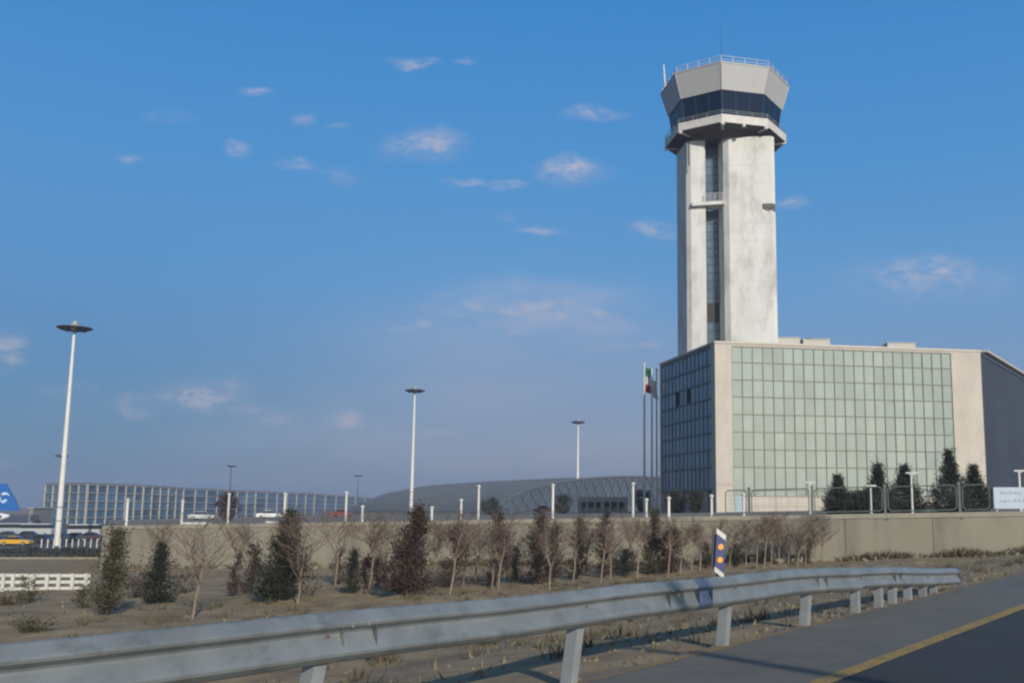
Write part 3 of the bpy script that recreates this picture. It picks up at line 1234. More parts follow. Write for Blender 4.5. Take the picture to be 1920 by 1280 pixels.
def foliage_mesh(base, H, Rr, shape, n, leaf, rng, lean=(0, 0), lo=.03, gap=.0):
    """leaf sprays on many uneven branch clumps filling a conifer-shaped volume; returns an MB"""
    b = MB()
    ph = [rng.uniform(0, 6.28) for _ in range(6)]
    per = 16
    tidy = gap == 0
    for _ in range(max(8, n // per)):
        t = rng.random() ** (1.3 if shape not in ('column', 'ball') else 1.0)
        if shape == 'column':
            r = min(1, (t + .10) / .28) * (1 - t) ** .6
        elif shape == 'cone':
            r = min(1, (t + .06) / .14) * (1 - t) ** .85
        elif shape == 'spire':
            r = (1 - t * .6 if t < .42 else .748 - (t - .42) * 2.3 if t < .6 else .334 * (1 - t) / .4) * min(1, (t + .05) / .1)
            r = max(r, .02)
        else:
            r = math.sqrt(max(0, 1 - (2 * t - 1) ** 2))
        a = rng.uniform(0, 2 * math.pi)
        lump = 1 + (.09 if tidy else (.34 if gap > .2 else .2)) * math.sin(3 * a + ph[0] + 9 * t) + (.1 if tidy else .26) * math.sin(5 * a + ph[1] - 13 * t) + (.1 if tidy else .2) * math.sin(19 * t + ph[2] + a)
        if gap and math.sin(16 * t + ph[3] + 2 * a) * math.sin(3 * a + ph[4]) > 1 - gap * 1.6:
            continue
        rad = max(0, r * Rr * lump) * (rng.random() ** .5)
        if not tidy and rng.random() < .06:
            rad *= 1.45
        wob = Vector((math.sin(t * 7 + ph[5]), math.cos(t * 6 + ph[3]), 0)) * (0 if tidy else Rr * (.22 if gap > .2 else .1))
        c = base + Vector((rad * math.cos(a) + lean[0] * t * H, rad * math.sin(a) + lean[1] * t * H, lo * H + t * H * (1 - lo))) + wob
        ax = Vector((math.cos(a), math.sin(a), rng.uniform(.2, 1.6))).normalized()
        sp = leaf * rng.uniform(.8, 1.9) * (.8 if tidy else 1.15)
        for _k in range(per):
            p = c + ax * rng.gauss(0, sp) + Vector((rng.gauss(0, 1), rng.gauss(0, 1), rng.gauss(0, 1))) * sp * .42
            if p.z < base.z:
                p.z = base.z + rng.random() * .1
            L = leaf * rng.uniform(.5, 1.3)
            W = L * rng.uniform(.13, .26)
            d = (ax + Vector((rng.gauss(0, .5), rng.gauss(0, .5), rng.gauss(0, .5)))).normalized()
            sd_ = d.cross(Vector((rng.gauss(0, 1), rng.gauss(0, 1), rng.gauss(0, 1)))).normalized()
            b.add([p - sd_ * W, p + d * L * .45 + sd_ * W, p + d * L, p + d * L * .45 - sd_ * W * 1.2], [(0, 1, 2, 3)])
    return b


def conifer(name, label, cat, group, base, H, Rr, shape, m, n, leaf, seed, lean=(0, 0), gap=0):
    rng = random.Random(seed)
    o = thing(name, base, label, cat, group)
    k = MB()
    k.tube(base - Vector((0, 0, .1)), base + Vector((lean[0] * H * .7, lean[1] * H * .7, H * .7)), max(.025, H * .018), .012, n=7)
    k.build('trunk', BARK, o)
    foliage_mesh(base, H, Rr, shape, n, leaf, rng, lean, gap=gap).build('crown', m, o)
    return o


def bare_tree(name, label, group, base, H, spread, seed, lean=(0.1, 0), trunk_h=.45, r0=.035, twn=1.0):
    rng = random.Random(seed)
    o = thing(name, base, label, 'tree', group)
    tr, tg = MB(), MB()
    th = H * trunk_h
    p1 = base + Vector((lean[0] * th, lean[1] * th, th))
    mid = base.lerp(p1, .5) + Vector((rng.gauss(0, .02), rng.gauss(0, .02), 0))
    tr.tube(base - Vector((0, 0, .1)), mid, r0, r0 * .85, n=7)
    tr.tube(mid, p1, r0 * .85, r0 * .7, n=7)

    def grow(p, d, L, r, lvl):
        segs = 3
        for i in range(segs):
            nd = (d + Vector((rng.gauss(0, .16), rng.gauss(0, .16), rng.gauss(.05, .12)))).normalized()
            q = p + nd * L / segs
            if q.z > base.z + H * 1.04:
                return
            (tr if lvl == 0 else tg).tube(p, q, r * (1 - .25 * i), r * (1 - .25 * (i + 1)) + .0008, n=4 if lvl < 2 else 3, cap=False)
            if lvl < 3:
                for _ in range(rng.choice((2, 2, 3)) if lvl < 2 else rng.choice((1, 1, 2))):
                    a = rng.uniform(0, 6.28)
                    side = Vector((math.cos(a), math.sin(a), rng.uniform(-.1, .7)))
                    grow(q, (nd * .55 + side * .75).normalized(), L * rng.uniform(.5, .75), r * .55, lvl + 1)
            p, d = q, nd

    nb = rng.choice((4, 5, 6))
    for i in range(nb):
        a = 2 * math.pi * i / nb + rng.uniform(-.4, .4)
        d = Vector((math.cos(a) * spread, math.sin(a) * spread, 1)).normalized()
        grow(p1 + Vector((0, 0, -rng.uniform(0, .15) * th)), d, (H - th) * rng.uniform(.55, .8), r0 * .5, 1)
    grow(p1, Vector((lean[0], lean[1], 1)).normalized(), (H - th) * .8, r0 * .65, 0)
    tr.build('trunk', TRUNK, o)
    tg.build('crown', TWIG, o)
    return o


# roadside conifers: photo x, base y, top y, width, shape, material, leaf count, label
M_ = dict(g=LG, b=LB, o=LO)
RC_ = [
    (198, 1152, 1000, 46, 'column', 'o', 1500, 'tall thin olive cypress at the left end of the retaining wall'),
    (292, 1130, 1022, 54, 'cone', 'g', 1500, 'dark bushy conifer standing left of the first bare sapling'),
    (434, 1117, 1040, 22, 'column', 'b', 700, None),
    (464, 1112, 1022, 26, 'column', 'b', 800, None),
    (522, 1126, 968, 84, 'cone', 'g', 3200, 'broad dark green conifer, largest on the left half of the verge'),
    (630, 1096, 1030, 20, 'column', 'b', 600, None),
    (658, 1112, 1035, 28, 'column', 'g', 900, 'slim dark green cypress between the two broad dark conifers'),
    (684, 1102, 1040, 18, 'column', 'b', 600, None),
    (704, 1100, 1046, 20, 'column', 'b', 600, None),
    (758, 1112, 958, 88, 'cone', 'b', 3200, 'broad dark brown conifer in front of the second tall lamp mast'),
    (845, 1102, 990, 52, 'column', 'b', 1500, None),
    (930, 1100, 966, 46, 'column', 'b', 1500, None),
    (965, 1094, 1030, 22, 'column', 'g', 700, 'very small green cypress between two taller brown ones, mid verge'),
    (1004, 1095, 965, 46, 'column', 'b', 1600, None),
    (1032, 1092, 985, 34, 'column', 'b', 1200, None),
    (1080, 1086, 978, 40, 'column', 'b', 1300, None),
    (1128, 1082, 962, 34, 'column', 'b', 1300, None),
    (1167, 1080, 1032, 46, 'ball', 'g', 1200, 'round dark low bush under the bare saplings, mid verge'),
    (1216, 1076, 958, 34, 'column', 'o', 1300, 'narrow olive cypress topping the wall left of the glass building'),
    (1243, 1074, 1000, 28, 'column', 'b', 900, None),
    (1262, 1074, 990, 28, 'column', 'b', 900, None),
    (1325, 1066, 1020, 30, 'column', 'b', 800, None),
    (1378, 1062, 1022, 26, 'ball', 'g', 700, 'small round dark shrub just right of the delineator board'),
    (1432, 1058, 1020, 22, 'column', 'b', 600, None),
    (1514, 1056, 1010, 18, 'column', 'b', 600, None),
]
anon = [r for r in RC_ if r[7] is None]
seed = 100
for r in RC_:
    px, yb, yt, wpx, shp, mm, n, lab = r
    base = ground(px, yb)
    H = (yb - yt) * base.y / 1834
    Rr = wpx / 2 * base.y / 1817 * (1.0)
    base.z = gz(base.x, base.y)
    if lab is None:
        i = anon.index(r)
        lab = 'slim brown dry conifer on the verge, %s of the brown row' % ordl(i, len(anon))
    seed += 1
    conifer('conifer' if shp != 'ball' else 'shrub', lab, 'conifer' if shp != 'ball' else 'shrub',
            'brown dry conifers along the verge' if r in anon else None, base, H, Rr * (1.15 if n > 3000 else 1.1), shp, M_[mm], int(n * (4.6 if n > 3000 else 4.2 if r not in anon else 3.2)), .085 if H > 1.5 else .065, seed, (random.Random(seed).uniform(.02, .13), 0), .3 if r in anon else .14)

# bare saplings
BT = [(283, 1122, 985, .5, .12), (360, 1160, 968, 1.0, .16), (436, 1110, 985, .6, .1), (556, 1132, 965, .75, .08), (628, 1098, 962, .8, .05),
      (718, 1110, 962, .6, .1), (843, 1112, 962, .9, .14), (868, 1098, 985, .7, .1), (922, 1102, 960, .6, .08), (934, 1104, 985, .6, .1), (1030, 1106, 960, .6, .05),
      (1074, 1090, 968, .7, .05), (1126, 1092, 975, .8, .12), (1144, 1086, 990, .7, .02), (1194, 1084, 975, .7, .1), (1252, 1082, 972, .7, .1),
      (1296, 1070, 975, .8, .1), (1312, 1070, 985, .8, .05), (1345, 1066, 975, .8, .05), (1398, 1062, 978, .9, .05), (1418, 1060, 985, .9, .05), (1446, 1062, 972, .9, .05),
      (1478, 1058, 984, .9, .03), (1510, 1058, 968, 1.0, .02), (1540, 1054, 970, .9, .08)]
rb = random.Random(77)
for px in (690, 812, 890, 952, 1010, 1100, 1178, 1232, 1275, 1368, 1432, 1462, 1494, 1526):
    yb_ = 1118 - (px - 560) * .062 + rb.uniform(-8, 4)
    BT.append((px, yb_, rb.uniform(958, 1005), rb.uniform(.45, .95), rb.uniform(-.02, .16)))
BT.sort()
for i, (px, yb, yt, sp, ln) in enumerate(BT):
    base = ground(px, yb)
    base.z = gz(base.x, base.y)
    H = (yb - yt) * base.y / 1834
    lab = 'bare leafless sapling with pale leaning trunk, %s of the bare saplings' % ordl(i, len(BT))
    bare_tree('bare_sapling', lab, 'bare saplings along the verge', base, H, sp * .9, 300 + i, (ln, 0), random.Random(900 + i).uniform(.24, .55), .03 if base.y < 20 else .034)

# low shrubs at the foot of the verge and wall
SH = [(20, 1135, 1112, 50, 'dry low shrub at the far left below the white fence', 'o'), (52, 1130, 1085, 36, 'upright straggly shrub in front of the white fence', 'o'),
      (152, 1140, 1100, 26, 'thin olive shrub left of the tall thin cypress', 'o'), (250, 1120, 1085, 30, 'brown shrub between the olive cypress and the dark bushy conifer', 'b'),
      (345, 1112, 1070, 54, 'brown tangled shrub behind the first leaning sapling', 'b'), (60, 1185, 1165, 50, 'flat dry tuft near the guardrail at the left edge', 'o')]
for i, (px, yb, yt, wpx, lab, mm) in enumerate(SH):
    base = ground(px, yb)
    base.z = gz(base.x, base.y) - .03
    H = (yb - yt) * base.y / 1834
    conifer('shrub', lab, 'shrub', None, base, H, wpx / 2 * base.y / 1817, 'ball', M_[mm], 900, .08, 500 + i, (0, 0), .4)
# ragged weeds, stalks and rubble along the foot of the wall (uncountable)
b = MB()
rr = random.Random(5)
wdir = (WR - WL).normalized()
wout = Vector((wdir.y, -wdir.x, 0))
for i in range(9000):
    f = rr.random() ** .6
    p = WL + (WR - WL) * (.02 + f * 1.0) + wout * (.35 + abs(rr.gauss(0, .45)))
    den = math.sin(f * 61) + .8 * math.sin(f * 143 + 2) + .6 * math.sin(f * 29)
    if den < rr.uniform(-1.6, .9):
        continue
    z = gz(p.x, p.y)
    h = rr.uniform(.06, .34) * (1 + .35 * math.sin(f * 97))
    a = rr.uniform(0, 6.28)
    dx = Vector((math.cos(a), math.sin(a), 0)) * rr.uniform(.012, .05)
    c = Vector((p.x, p.y, z + rr.random() * .15 - .02))
    b.add([c - dx, c + dx, c + Vector((rr.gauss(0, .1), rr.gauss(0, .1), h))], [(0, 1, 2)])
tag(b.build('weeds', WEED), 'ragged dark weeds growing along the foot of the concrete wall', 'weeds', kind='stuff')
b = MB()
for i in range(150):
    f = rr.random() ** .5
    p = WL + (WR - WL) * f + wout * (.4 + abs(rr.gauss(0, .5)))
    z = gz(p.x, p.y)
    b.box((p.x, p.y, z + .06), (rr.uniform(.08, .4), rr.uniform(.08, .2), rr.uniform(.08, .3)), (rr.gauss(0, 1), rr.gauss(0, 1), rr.gauss(0, .15)), (rr.gauss(0, .2), rr.gauss(0, .2), 1))
tag(b.build('rubble', WALLC), 'broken pale concrete rubble lying along the foot of the wall', 'rubble', kind='stuff')
# straggly low weeds on the verge itself
b = MB()
for i in range(560):
    s = rr.uniform(-16, 34)
    q = rr.uniform(1.2, 22)
    p0 = SN(s, EDGE - q)
    if p0.y < 5:
        continue
    for k in range(rr.randint(14, 46)):
        a = rr.uniform(0, 6.28)
        rd = abs(rr.gauss(0, .16))
        p = Vector((p0.x + rd * math.cos(a), p0.y + rd * math.sin(a), 0))
        z = gz(p.x, p.y)
        dx = Vector((-math.sin(a), math.cos(a), 0)) * rr.uniform(.006, .02)
        c = Vector((p.x, p.y, z - .01))
        b.add([c - dx, c + dx, c + Vector((math.cos(a) * .08 + rr.gauss(0, .05), math.sin(a) * .08 + rr.gauss(0, .05), rr.uniform(.05, .26)))], [(0, 1, 2)])
tag(b.build('verge_weeds', WEED), 'low straggly dry weeds dotted over the dirt verge', 'weeds', kind='stuff')

# dry grass and litter over the verge (uncountable)
b = MB()
rr = random.Random(9)
for i in range(16000):
    s = rr.uniform(-12, 46)
    q = rr.random() ** 1.5 * 34 + .15
    p = SN(s, EDGE - q)
    if p.y < 4 or rug(p.x * .8, p.y * .8) < -.15 + rr.uniform(-.5, .5):
        continue
    z = gz(p.x, p.y)
    h = rr.uniform(.03, .13)
    a = rr.uniform(0, 6.28)
    dx = Vector((math.cos(a), math.sin(a), 0)) * rr.uniform(.008, .03)
    tp = Vector((rr.gauss(0, .06), rr.gauss(0, .06), h))
    c = Vector((p.x, p.y, z - .01))
    b.add([c - dx, c + dx, c + tp], [(0, 1, 2)])
tag(b.build('dry_grass', GRASS), 'short dry grass and dead stalks over the dirt verge', 'grass', kind='stuff')

# clipped cypresses behind the fence, on the terrace
CY = [(1572, 895, 56, 'spire', 60, 'small pointed cypress, leftmost of the row behind the fence'),
      (1614, 925, 56, 'ball', 60, 'low rounded dark bush between the first two pointed cypresses'),
      (1648, 874, 64, 'spire', 61, 'second pointed cypress from the left behind the fence'),
      (1698, 876, 82, 'spire', 62, 'wide-skirted pointed cypress just left of the white lamp post'),
      (1783, 848, 84, 'spire', 60, 'tallest dark pointed cypress in front of the building corner'),
      (1828, 876, 78, 'spire', 62, 'pointed brownish-tipped cypress beside the blue sign board')]
for i, (px, yt, wpx, shp, Y, lab) in enumerate(CY):
    p = PY(px, 945, Y)
    base = Vector((p.x, Y, tz(p.x, Y)))
    H = PY(px, yt, Y).z - base.z
    conifer('cypress_tree', lab, 'cypress', None, base, H, wpx / 2 * Y / 1817, shp, LF, 15000, .13, 700 + i, (0, 0), 0)
# rounder dark trees on the terrace further left
DT = [(920, 935, 38, 150, 'round dark evergreen bush beside the tall white lamp post'), (1205, 920, 34, 130, 'dark round bush left of the office building'),
      (1268, 925, 36, 104, 'dark shrub under the left face of the office building'), (1306, 922, 30, 102, 'dark shrub nearest the building corner'),
      (428, 925, 36, 110, 'brown rounded tree on the terrace, far left'), (1055, 928, 36, 140, 'grey-green bush left of the cream pavilion')]
for i, (px, yt, wpx, Y, lab) in enumerate(DT):
    p = PY(px, 945, Y)
    base = Vector((p.x, Y, tz(p.x, Y)))
    H = PY(px, yt, Y).z - base.z
    conifer('terrace_bush', lab, 'bush', None, base, H, wpx / 2 * Y / 1817, 'ball', LB if i == 4 else LF, 3500, .2, 800 + i)

# hedge strip beside the parking lot
hp = []
b = MB()
rng = random.Random(31)
Yh = 116
for i in range(5200):
    x = rng.uniform(-84, -63)
    y = Yh + rng.uniform(-.8, .8)
    z = -4.7 + rng.random() * 1.15
    p = Vector((x, y, z + .12 * math.sin(x * 1.1)))
    d = Vector((rng.gauss(0, 1), rng.gauss(0, 1), rng.uniform(0, 1.2))).normalized()
    sdv = d.cross(Vector((rng.gauss(0, 1), rng.gauss(0, 1), rng.gauss(0, 1)))).normalized()
    b.add([p - sdv * .07, p + d * .1 + sdv * .05, p + d * .22, p + d * .1 - sdv * .08], [(0, 1, 2, 3)])
tag(b.build('hedge', LF, org=(-73, Yh, -4.7)), 'long low clipped dark hedge along the edge of the parking lot', 'hedge')
b = MB()
b.box((-76, 113.6, -4.62), (26, .3, .3))
tag(b.build('kerb', WALLC), kind='structure')

# ------------------------------------------------------------------ white rail fence on the left
wf = thing('white_fence', (-17, 39, -2), 'low white fence of three horizontal rails at the left edge', 'fence')


def gpt(px, py):
    p = ground(px, py)
    return p


A_ = gpt(-60, 1107)
B_ = gpt(168, 1104)
hF = 31 * A_.y / 1834
for k in range(3):
    b = MB()
    zo = .06 + (hF - .1) * k / 2
    b.beam(A_ + Vector((0, 0, zo)), B_ + Vector((0, 0, zo * .86)), .05, .12)
    b.build('rail', WHITE, wf)
for px in (-50, -20, 6, 24, 58, 88, 110, 136, 162):
    f = (px + 60) / 228
    p = A_.lerp(B_, f)
    b = MB()
    b.box(p + Vector((0, 0, hF / 2 - .05)) + Vector((0, -.08, 0)), (.13 if px not in (58,) else .3, .06, hF + .05))
    b.build('post', WHITE, wf)

# ------------------------------------------------------------------ tall lamp masts


def mast(px, ytop, Y, zbase, wring, label, dark=False, rad=.34):
    p = PY(px, ytop, Y)
    # keep the pole vertical: solve x from the base column
    x = p.x
    top = p.z
    o = thing('lamp_mast', (x, Y, zbase), label, 'lamp mast', 'tall lamp masts with round heads')
    b = MB()
    b.loft([[Vector((x + r * math.cos(t), Y + r * math.sin(t), z)) for t in (2 * math.pi * i / 12 for i in range(12))]
            for r, z in ((rad * 1.25, zbase), (rad * 1.2, zbase + (top - zbase) * .18), (rad * .55, top))])
    b.build('pole', DARKM if dark else POLEW, o)
    b = MB()
    b.lathe((x, Y, zbase + (top - zbase) * .17), [(rad * 1.32, 0), (rad * 1.32, .25)], 12)
    b.lathe((x, Y, zbase + (top - zbase) * .11), [(rad * 1.36, 0), (rad * 1.36, .18)], 12)
    b.build('collar', GREYM, o)
    rw = wring / 2 * Y / 1817
    b = MB()
    b.lathe((x, Y, top), [(rw * .25, -.55), (rw * .8, -.28), (rw, -.05), (rw, .05), (rw * .55, .3), (rw * .3, .34)], 24)
    hd = b.build('lamp_head', DARKM, o)
    b = MB()
    b.lathe((x, Y, top + .3), [(rw * .33, 0), (rw * .28, .35), (rw * .16, .4), (rw * .14, .8)], 14)
    b.build('cap', GREYM, o)
    for i in range(8):
        a = 2 * math.pi * (i + .5) / 8
        k = MB()
        k.box((x + rw * .62 * math.cos(a), Y + rw * .62 * math.sin(a), top - .36), (rw * .2, rw * .16, .14), (math.cos(a), math.sin(a), 0))
        k.build('floodlight', DARKM, hd)
    return o


mast(140, 615, 149, -4.7, 62, 'tallest white lamp mast with dark disc head, leftmost and nearest')
mast(778, 732, 232, tz(-40, 232), 38, 'middle white lamp mast with dark disc head, above the verge centre')
mast(1084, 791, 310, tz(-20, 310), 27, 'shortest looking white lamp mast with disc head, left of the flags', rad=.4)
mast(434, 873, 480, -4.7, 19, 'thin dark far lamp mast rising above the glass terminal', True, .3)
mast(672, 891, 600, -4.7, 18, 'faint far lamp mast at the right end of the glass terminal', True, .3)
mast(116, 854, 360, -4.7, 24, 'far lamp mast half hidden behind the nearest white mast', True, .3)

# ------------------------------------------------------------------ short white lamp posts on the terrace
LAMPS = [(240, 935, 64, 'b'), (343, 938, 66, 'b'), (430, 925, 70, 'a'), (535, 924, 66, 'a'), (650, 922, 62, 'a'), (680, 948, 62, 'b'),
      (810, 950, 62, 'b'), (865, 936, 60, 'b'), (898, 910, 60, 'a'), (1037, 908, 58, 'a'), (1187, 905, 56, 'a'), (1212, 935, 55, 'b'),
      (1254, 932, 54, 'b'), (1334, 928, 52, 'b'), (1394, 925, 52, 'b'), (1518, 902, 55, 'c'), (1632, 908, 56, 'c'), (1708, 884, 50, 'c'), (1910, 880, 49, 'c')]
for i, (px, yt, Y, kd) in enumerate(LAMPS):
    p = PY(px, yt, Y)
    zb_ = tz(p.x, Y)
    lab = {'a': 'tall slim white post on the terrace, %s of the white posts',
           'b': 'short white bollard lamp, %s of the white posts',
           'c': 'flat-headed white lamp post behind the fence, %s of the white posts'}[kd] % ordl(i, len(LAMPS))
    o = thing('terrace_lamp', (p.x, Y, zb_), lab, 'lamp post', 'white posts along the terrace')
    r = .08 if kd != 'c' else .06
    b = MB()
    b.tube((p.x, Y, zb_), (p.x, Y, p.z - .12), r, r * .9, n=10)
    b.build('post', WHITE if i % 3 else POLEW, o)
    b = MB()
    if kd == 'c':
        b.box((p.x, Y, p.z - .06), (.6, .3, .07))
        b.box((p.x, Y, p.z - .14), (.2, .2, .06))
    else:
        b.lathe((p.x, Y, p.z - .12), [(r * 1.1, 0), (r * 1.5, .03), (r * 1.5, .12), (r * .6, .17)], 12)
    b.build('lamp_head', WHITE, o)
    b = MB()
    b.lathe((p.x, Y, zb_), [(r * 1.7, 0), (r * 1.7, .05), (r * 1.1, .08)], 12)
    b.build('base', GREYM, o)

# ------------------------------------------------------------------ fence panels on the wall at right
FP = [1345, 1405, 1523, 1660, 1800, 1862]


def wallY(px):
    # point on the wall line under photo column px, 0.15 m behind its face
    lo, hi = 0.0, 1.0
    for _ in range(40):
        m = (lo + hi) / 2
        if proj(WL + (WR - WL) * m + Vector((0, 0, 1)))[0] < px:
            lo = m
        else:
            hi = m
    p = WL + (WR - WL) * lo
    return p + Vector((-.02, -.12, 0))


fn_ = thing('green_fence', wallY(1600) + Vector((0, 0, 1.1)), 'green framed mesh fence panels on top of the wall before the glass building', 'fence')
pts = [wallY(px) for px in FP]
dw = (WR - WL).normalized()
HFn = 46 * 46 / 1834


def rtube(b, pts_, r):
    for a, c in zip(pts_, pts_[1:] + pts_[:1]):
        b.tube(a, c, r, n=6)


for i, (a, c) in enumerate(zip(pts, pts[1:])):
    if i == 0:
        a = a + dw * .3
    za, zc = tz(a.x, a.y) + .24, tz(c.x, c.y) + .24
    g_ = .14
    P0, P1 = a + dw * g_ + Vector((0, 0, za)), c - dw * g_ + Vector((0, 0, zc))
    Hh = Vector((0, 0, HFn))
    k = .12
    cor = [P0 + dw * k, P1 - dw * k, P1 + Vector((0, 0, k)), P1 + Hh - Vector((0, 0, k)), P1 + Hh - dw * k, P0 + Hh + dw * k, P0 + Hh - Vector((0, 0, k)), P0 + Vector((0, 0, k))]
    b = MB()
    rtube(b, cor, .028)
    pf = b.build('panel_frame', FENCEG, fn_)
    b = MB()
    L = (P1 - P0).length
    for j in range(1, int(L / .3)):
        q0 = P0 + (P1 - P0) * (j * .3 / L)
        b.tube(q0, q0 + Hh, .0035, n=3, cap=False)
    for j in range(1, 5):
        b.tube(P0 + Hh * j / 5, P1 + Hh * j / 5, .0035, n=3, cap=False)
    b.build('wire_mesh', FENCEG, pf)
for i, p in enumerate(pts[1:-1]):
    z = tz(p.x, p.y)
    b = MB()
    b.box(p + Vector((0, 0, z + .7)), (.12, .12, 1.36 + .3), dw)
    b.box(p + Vector((0, -.16, z - .05)), (.16, .06, .35), dw)
    b.build('post', FENCEG, fn_)

# blue-white sign board at the right end, with two lines of faint script
sY = wallY(1890)
z = tz(sY.x, sY.y)
c0, c1 = PY(1862, 913, sY.y), PY(1926, 953, sY.y)
sg = thing('sign_board', (sY.x, sY.y, z), 'pale blue sign board with two grey lines of writing beside the fence', 'sign')
b = MB()
b.box(((c0.x + c1.x) / 2, sY.y, (c0.z + c1.z) / 2), (c1.x - c0.x, .06, c0.z - c1.z))
b.build('board', mat('sign pale blue', (.30, .37, .44), .5, .05, 2), sg)
b = MB()
rr = random.Random(4)
for ly in (924, 939):
    zz = PY(1880, ly, sY.y).z
    x = c0.x + .3
    while x < c1.x - .2:
        w_ = rr.uniform(.08, .26)
        b.box((x + w_ / 2, sY.y - .034, zz + rr.uniform(-.02, .02)), (w_, .008, rr.uniform(.035, .07)))
        if rr.random() < .5:
            b.box((x + w_ * .7, sY.y - .034, zz + .075), (.035, .008, .12))
        x += w_ + rr.uniform(.03, .09)
b.build('writing', mat('sign grey ink', (.17, .22, .30), .6, .05, 2), sg)
for x in (c0.x + .15, c1.x - .15):
    b = MB()
    b.box((x, sY.y + .07, (z + c0.z) / 2), (.08, .08, c0.z - z))
    b.build('post', GREYM, sg)

# ------------------------------------------------------------------ flagpoles
FL = [(1208, 678, 125, 'flagpole flying the green white and red flag, leftmost of three', True), (1222, 690, 124, 'middle flagpole with a limp pale flag', False), (1231, 694, 123.4, 'flagpole closest to the office building', None)]
for px, yt, Y, lab, fl in FL:
    p = PY(px, yt, Y)
    zb_ = tz(p.x, Y)
    o = thing('flagpole', (p.x, Y, zb_), lab, 'flagpole', 'flagpoles beside the office building')
    b = MB()
    b.tube((p.x, Y, zb_), (p.x, Y, p.z), .16, .10, n=10)
    b.build('pole', WHITE, o)
    b = MB()
    b.lathe((p.x, Y, p.z), [(.14, 0), (.16, .1), (.05, .22)], 10)
    b.build('finial', GREYM, o)
    if fl is None:
        continue
    # a limp flag: cloth strip folded along the pole
    f = thing('flag', (p.x + .1, Y, p.z - .5), 'limp green white and red flag hanging from the left pole' if fl else 'limp plain white flag hanging from the middle pole', 'flag')
    y0f, y1f = (688, 735) if fl else (712, 745)
    z0f, z1f = PY(px, y0f, Y).z, PY(px, y1f, Y).z
    cols = [('green_band', (.02, .16, .09)), ('white_band', (.6, .6, .58)), ('red_band', (.42, .03, .05))] if fl else [('white_band', (.6, .6, .58))]
    nb = len(cols)
    for i, (nm, col) in enumerate(cols):
        b = MB()
        rings = []
        for j in range(7):
            t = (i + j / 6) / nb
            z = z0f + (z1f - z0f) * t
            wv = (.95 - .25 * math.sin(t * 5)) * (.62 if not fl else 1)
            row = []
            for k in range(9):
                u = k / 8
                row.append(Vector((p.x + .12 + u * wv, Y + .16 * math.sin(u * 9 + t * 4), z - .75 * u * (.4 + .3 * math.sin(t * 3)))))
            rings.append(row + [v + Vector((0, .02, 0)) for v in row[::-1]])
        b.loft(rings)
        b.build(nm, mat('flag ' + nm, col, .8, .1, 2), f, smooth=False)

# ------------------------------------------------------------------ far glass terminal on the left
tm = thing('terminal_building', (-170, 300, -4.7), 'long far terminal with blue glass and pale grid frame at the left', 'building')
TL = [(165, 907, 300), (270, 911, 330), (345, 916, 365), (480, 922, 430), (590, 926, 500), (700, 934, 580)]
tpts = [PY(x, y, Y) for x, y, Y in TL]
tl0 = PY(85, 908, 322)
runs = [(tl0, tpts[0], 5)] + [(a, c, n) for a, c, n in zip(tpts, tpts[1:], (6, 5, 7, 6, 6))]
fr = MB()
wallb = MB()
cntw = 0
resw = MB()
ZB_ = -4.9
for (a, c, n) in runs:
    d = Vector((c.x - a.x, c.y - a.y, 0))
    nn = Vector((d.y, -d.x, 0)).normalized()
    for k in range(n):
        for r in range(5):
            def pt(u, v):
                q0 = a.lerp(c, u)
                return Vector((q0.x, q0.y, ZB_ + (q0.z - .25 - ZB_) * v))
            u0, u1 = k / n, (k + 1) / n
            v0, v1 = r / 5, (r + 1) / 5
            tgt = MB() if cntw < 100 and r > 0 else resw
            tgt.quad(pt(u0, v0) - nn * .35, pt(u1, v0) - nn * .35, pt(u1, v1) - nn * .35, pt(u0, v1) - nn * .35)
            if tgt is not resw:
                tgt.build('window', TGL, tm)
                cntw += 1
    for k in range(n + 1):
        q0 = a.lerp(c, k / n)
        fr.beam((q0.x, q0.y, ZB_), (q0.x, q0.y, q0.z), .42 if k else .8, .4, up=nn)
    for r in (1, 2, 3, 4, 5):
        v = r / 5
        p0 = Vector((a.x, a.y, ZB_ + (a.z - ZB_) * v - .15))
        p1 = Vector((c.x, c.y, ZB_ + (c.z - ZB_) * v - .15))
        fr.beam(p0 - nn * .05, p1 - nn * .05, .3, .26)
resw.build('window', TGL, tm)['kind'] = 'stuff'
fr.build('grid_frame', TFR, tm)
b = MB()
for (a, c, n) in runs:
    d = Vector((c.x - a.x, c.y - a.y, 0))
    nn = Vector((d.y, -d.x, 0)).normalized()
    inw = Vector((-.35, 1, 0)) if a is tl0 else Vector((-.25, 1, 0))
    q = [a + Vector((0, 0, .0)), c, c + inw * 25, a + inw * 25]
    q = [Vector((p.x, p.y, (a.z if i in (0, 3) else c.z))) for i, p in enumerate(q)]
    b.loft([[p + Vector((0, 0, .02)) for p in q], [p + Vector((0, 0, .4)) for p in q]])
b.build('roof', mat('terminal roof', (.12, .13, .14), .6, .1, .1), tm)

